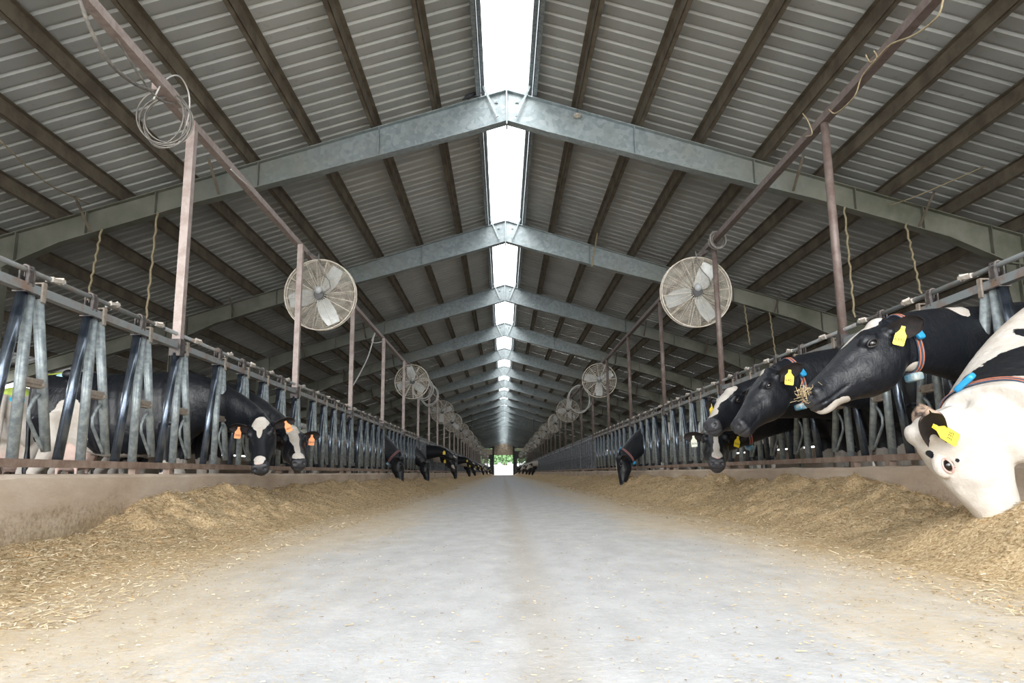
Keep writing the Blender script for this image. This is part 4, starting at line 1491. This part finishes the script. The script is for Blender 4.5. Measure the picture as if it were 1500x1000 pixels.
# R3: black cow, head in profile behind R2
R3_ = build_cow('cow', (3.62, 5.84), RIGHT, (1.96, 5.60, 1.12), (-0.70, -0.30, -0.58), (-0.58, 0.0, 0.78),
                white=[((-0.2, 0, 0.55), (0.5, 0.5, 0.18))] + B_W[1:], black=[], head_white=[((0.03, -0.01, 0.08), (0.04, 0.03, 0.045))],
                skin_x=0.50, voxel=0.0115, neck_t=0.4, neck_lift=-0.1, ear_back=-0.6)
name_cow(R3_, 'all black cow head in profile with blue buckle collar, behind the biggest head')

# R4: black and white face turned to the viewer
R4 = build_cow('cow', (3.66, 6.56), RIGHT, (1.94, 6.50, 1.07), (-0.62, -0.66, -0.38), (-0.40, -0.2, 0.88),
               white=B_W, black=[], head_white=[((0.02, 0, 0.09), (0.09, 0.09, 0.07)), ((0.13, 0.0, 0.05), (0.15, 0.068, 0.06)), ((0.28, -0.02, 0.02), (0.13, 0.035, 0.05)), ((0.41, -0.02, -0.02), (0.07, 0.06, 0.045))],
               skin_x=0.495, voxel=0.0125, neck_t=0.5)
name_cow(R4, 'black cow with a broad white blaze and yellow tag, above a lower head')

# R5: frontal low face under R4
R5 = build_cow('cow', (3.66, 7.36), RIGHT, (1.98, 7.25, 0.775), (-0.24, -0.88, -0.40), (-0.1, -0.5, 0.85),
               white=B_W + [((-0.3, 0, 1.0), (0.3, 0.5, 0.5))], black=[], head_white=[((0.07, 0, 0.06), (0.09, 0.062, 0.07)), ((0.22, 0, 0.04), (0.14, 0.022, 0.06)), ((0.36, 0, 0.0), (0.13, 0.030, 0.05)), ((0.46, 0, -0.03), (0.06, 0.05, 0.05))],
               skin_x=0.50, voxel=0.0125, neck_t=0.8)
name_cow(R5, 'black cow facing the viewer low at the right kerb, thin white face stripe')

ear_tag(R1, 0 if False else 1, 'tag_yellow', (0.1, -1, 0.25), 0.45, 1.15, '335', roll=0.95)
collar(R1, 0.93, None, 28, 'blue_plastic', 0.05, lean=0.12)
ear_tag(R2, 1, 'tag_yellow', (-0.45, -1, 0.0), 0.35, 1.0, '6395', roll=-0.35)
collar(R2, 0.91, -95, 18)
ear_tag(R3_, 1, 'tag_yellow', (-0.1, -1, 0.1), 0.45, 1.1, '6401', roll=-0.15)
collar(R3_, 0.86, -95, 22)
ear_tag(R4, 0, 'tag_yellow', (-0.1, -1, 0.1), 0.55, 1.1, '31785', roll=0.05)
ear_tag(R5, 0, 'tag_pale', (-0.1, -1, 0.1), 0.5, 1.0, '3076', roll=0.05)
ear_tag(R5, 1, 'tag_yellow', (0.2, -1, 0.1), 0.5, 1.0, '3076', roll=-0.3)
collar(R5, 0.72, -90, 70)

# R6: feeding black cow on the right, white blaze and blue collar
R6 = build_cow('cow', (3.62, 15.45), RIGHT, (2.26, 15.15, 0.66), (-0.10, -0.22, -0.95), (-0.95, -0.1, 0.1),
               white=B_W + [((0.30, 0.2, 1.25), (0.13, 0.3, 0.22)), ((-0.55, 0.2, 1.2), (0.25, 0.3, 0.35))], black=[], head_white=[((0.12, -0.04, 0.06), (0.14, 0.06, 0.06)), ((0.2, -0.02, 0.02), (0.16, 0.03, 0.05))],
               voxel=0.02, neck_t=0.9)
name_cow(R6, 'lone black cow feeding head down midway along the right kerb, blue collar')
collar(R6, 0.86, -90, 90, 'blue_plastic', 0.05)

# L3: feeding cow on the left
L3 = build_cow('cow', (-3.62, 17.2), LEFT, (-2.42, 17.0, 0.74), (0.22, -0.12, -0.96), (0.95, -0.1, 0.25), white=B_W, black=[], voxel=0.02, neck_t=0.9)
name_cow(L3, 'all black cow feeding head down at the left kerb, nearest feeding one on the left')
collar(L3, 0.86, -90, None, 'worn_blue', 0.06)

# prototypes for the herd further down
FEED = build_cow('cow', (-3.62, 22.9), LEFT, (-2.42, 22.8, 0.72), (0.25, -0.15, -0.95), (0.95, -0.1, 0.25), white=B_W, black=[], voxel=0.026, neck_t=0.9)
name_cow(FEED, 'black cow feeding head down at the left kerb below the raised heads')
LOOK = build_cow('cow', (-3.55, 26.3), LEFT, (-2.10, 26.1, 1.20), (0.80, -0.25, -0.45), (0.5, 0, 0.85), white=B_W, black=[], head_white=[((0.42, 0, -0.03), (0.10, 0.08, 0.06)), ((0.25, 0, 0.03), (0.10, 0.03, 0.04))], voxel=0.026, neck_t=0.4)
name_cow(LOOK, 'black cow far left holding its white-nosed head highest above the kerb')
ear_tag(LOOK, 0, 'tag_yellow', (0.1, -1, 0.1), 0.4, 1.6)
LOW = build_cow('cow', (-3.60, 28.6), LEFT, (-2.15, 28.4, 0.95), (0.45, -0.60, -0.62), (0.5, -0.5, 0.7), white=B_W + [((0.9, 0, 0.9), (0.25, 0.3, 0.3))], black=[],
                head_white=[((0.08, 0, 0.06), (0.08, 0.05, 0.06)), ((0.42, 0, -0.03), (0.10, 0.08, 0.06))], voxel=0.026, neck_t=0.6)
name_cow(LOW, 'black cow far left with white star and nose, just below the highest head')
ear_tag(LOW, 0, 'tag_yellow', (0.1, -1, 0.1), 0.4, 1.6)
PALE = build_cow('cow', (3.62, 61.0), RIGHT, (2.10, 60.8, 1.10), (-0.62, -0.4, -0.60), (-0.6, -0.2, 0.75), base_white=True, white=[], black=[((0.0, 0, 1.2), (0.4, 0.5, 0.5))],
                 head_black=[((0.10, 0.1, 0.0), (0.07, 0.05, 0.06)), ((0.10, -0.1, 0.0), (0.07, 0.05, 0.06)), ((0.0, 0, -0.15), (0.1, 0.15, 0.1))], voxel=0.03, neck_t=0.5)
name_cow(PALE, 'pale-faced cow at the near end of the far right group')

KM = kids_map()


def herd(rec, x, y, heading, label, group):
    c = copy_tree(rec['root'], KM)
    c.location = (x, y, 0)
    c.rotation_euler = (0, 0, heading)
    c['label'] = label
    c['group'] = group


GL, GR = 'far cows feeding along the left kerb', 'far cows feeding along the right kerb'
herd(FEED, -3.50, 34.6, LEFT, 'black cow feeding head down just beyond the highest head on the left', GL)
for i, (p, y) in enumerate(((LOOK, 44.0), (LOW, 47.5), (FEED, 51.0), (LOW, 58.0), (FEED, 61.0), (LOW, 69.0), (PALE, 76.0), (FEED, 84.0), (LOW, 94.0), (FEED, 104.0), (LOW, 117.0), (FEED, 126.0))):
    if p is PALE: herd(p, -3.6, y, LEFT, 'small pale-faced cow far down the left kerb', GL)
    else: herd(p, -3.6 + 0.1 * (i % 2), y, LEFT, 'small far black and white cow at the left kerb towards the door', GL)
for i, (p, y) in enumerate(((FEED, 63.5), (LOW, 66.5), (FEED, 71.0), (PALE, 76.0), (FEED, 80.0), (LOW, 87.0), (FEED, 95.0), (LOW, 106.0), (FEED, 118.0))):
    herd(p, 3.6 - 0.1 * (i % 2), y, RIGHT, 'small far black and white cow at the right kerb towards the door', GR)
# cows standing about in the stalls behind the fences
STAND = build_cow('cow', (-6.4, 12.4), math.radians(95), (-6.5, 14.0, 1.15), (0, 0.8, -0.55), (0, 0.5, 0.8), white=[((0.2, 0, 1.2), (0.18, 0.5, 0.5)), ((-0.6, 0, 1.2), (0.3, 0.5, 0.35))] + B_W, black=[], voxel=0.026)
name_cow(STAND, 'black and white cow standing in the left stalls beyond the first two cows')
KM = kids_map()
for x, y, h, lb in ((-5.8, 19.0, 80, 'left'), (-6.4, 24.5, 100, 'left'), (-5.9, 31.0, 75, 'left'), (-6.3, 40.0, 95, 'left'),
                    (5.9, 12.8, 100, 'right'), (6.3, 18.5, 80, 'right'), (5.8, 24.0, 95, 'right'), (6.3, 33.0, 85, 'right')):
    herd(STAND, x, y, math.radians(h), 'cow standing in the %s stalls, mostly hidden by the fence bars' % lb, 'cows standing in the %s stalls' % lb)

# small extras on the near right cow: straw sticking to the muzzle
p = R2['H']((0.50, 0.03, -0.045))
vs = []
m = MB()
rr = random.Random(5)
for i in range(110):
    a = Vector((rr.gauss(0, 1), rr.gauss(0, 1), rr.gauss(0, 1))).normalized()
    c = Vector((0.535 + rr.gauss(0, 0.020), rr.gauss(0, 0.040), -0.060 + rr.gauss(0, 0.022)))
    c = R2['H'](c)
    m.bar(c - a * 0.022, c + a * 0.022, 0.0022, 0.0016)
o = m.build('muzzle_straw', M['straw'], R2['root'])
o['kind'] = 'stuff'
at = o.data.attributes.new('shade', 'FLOAT', 'FACE')
at.data.foreach_set('value', np.full(len(o.data.polygons), 0.45))
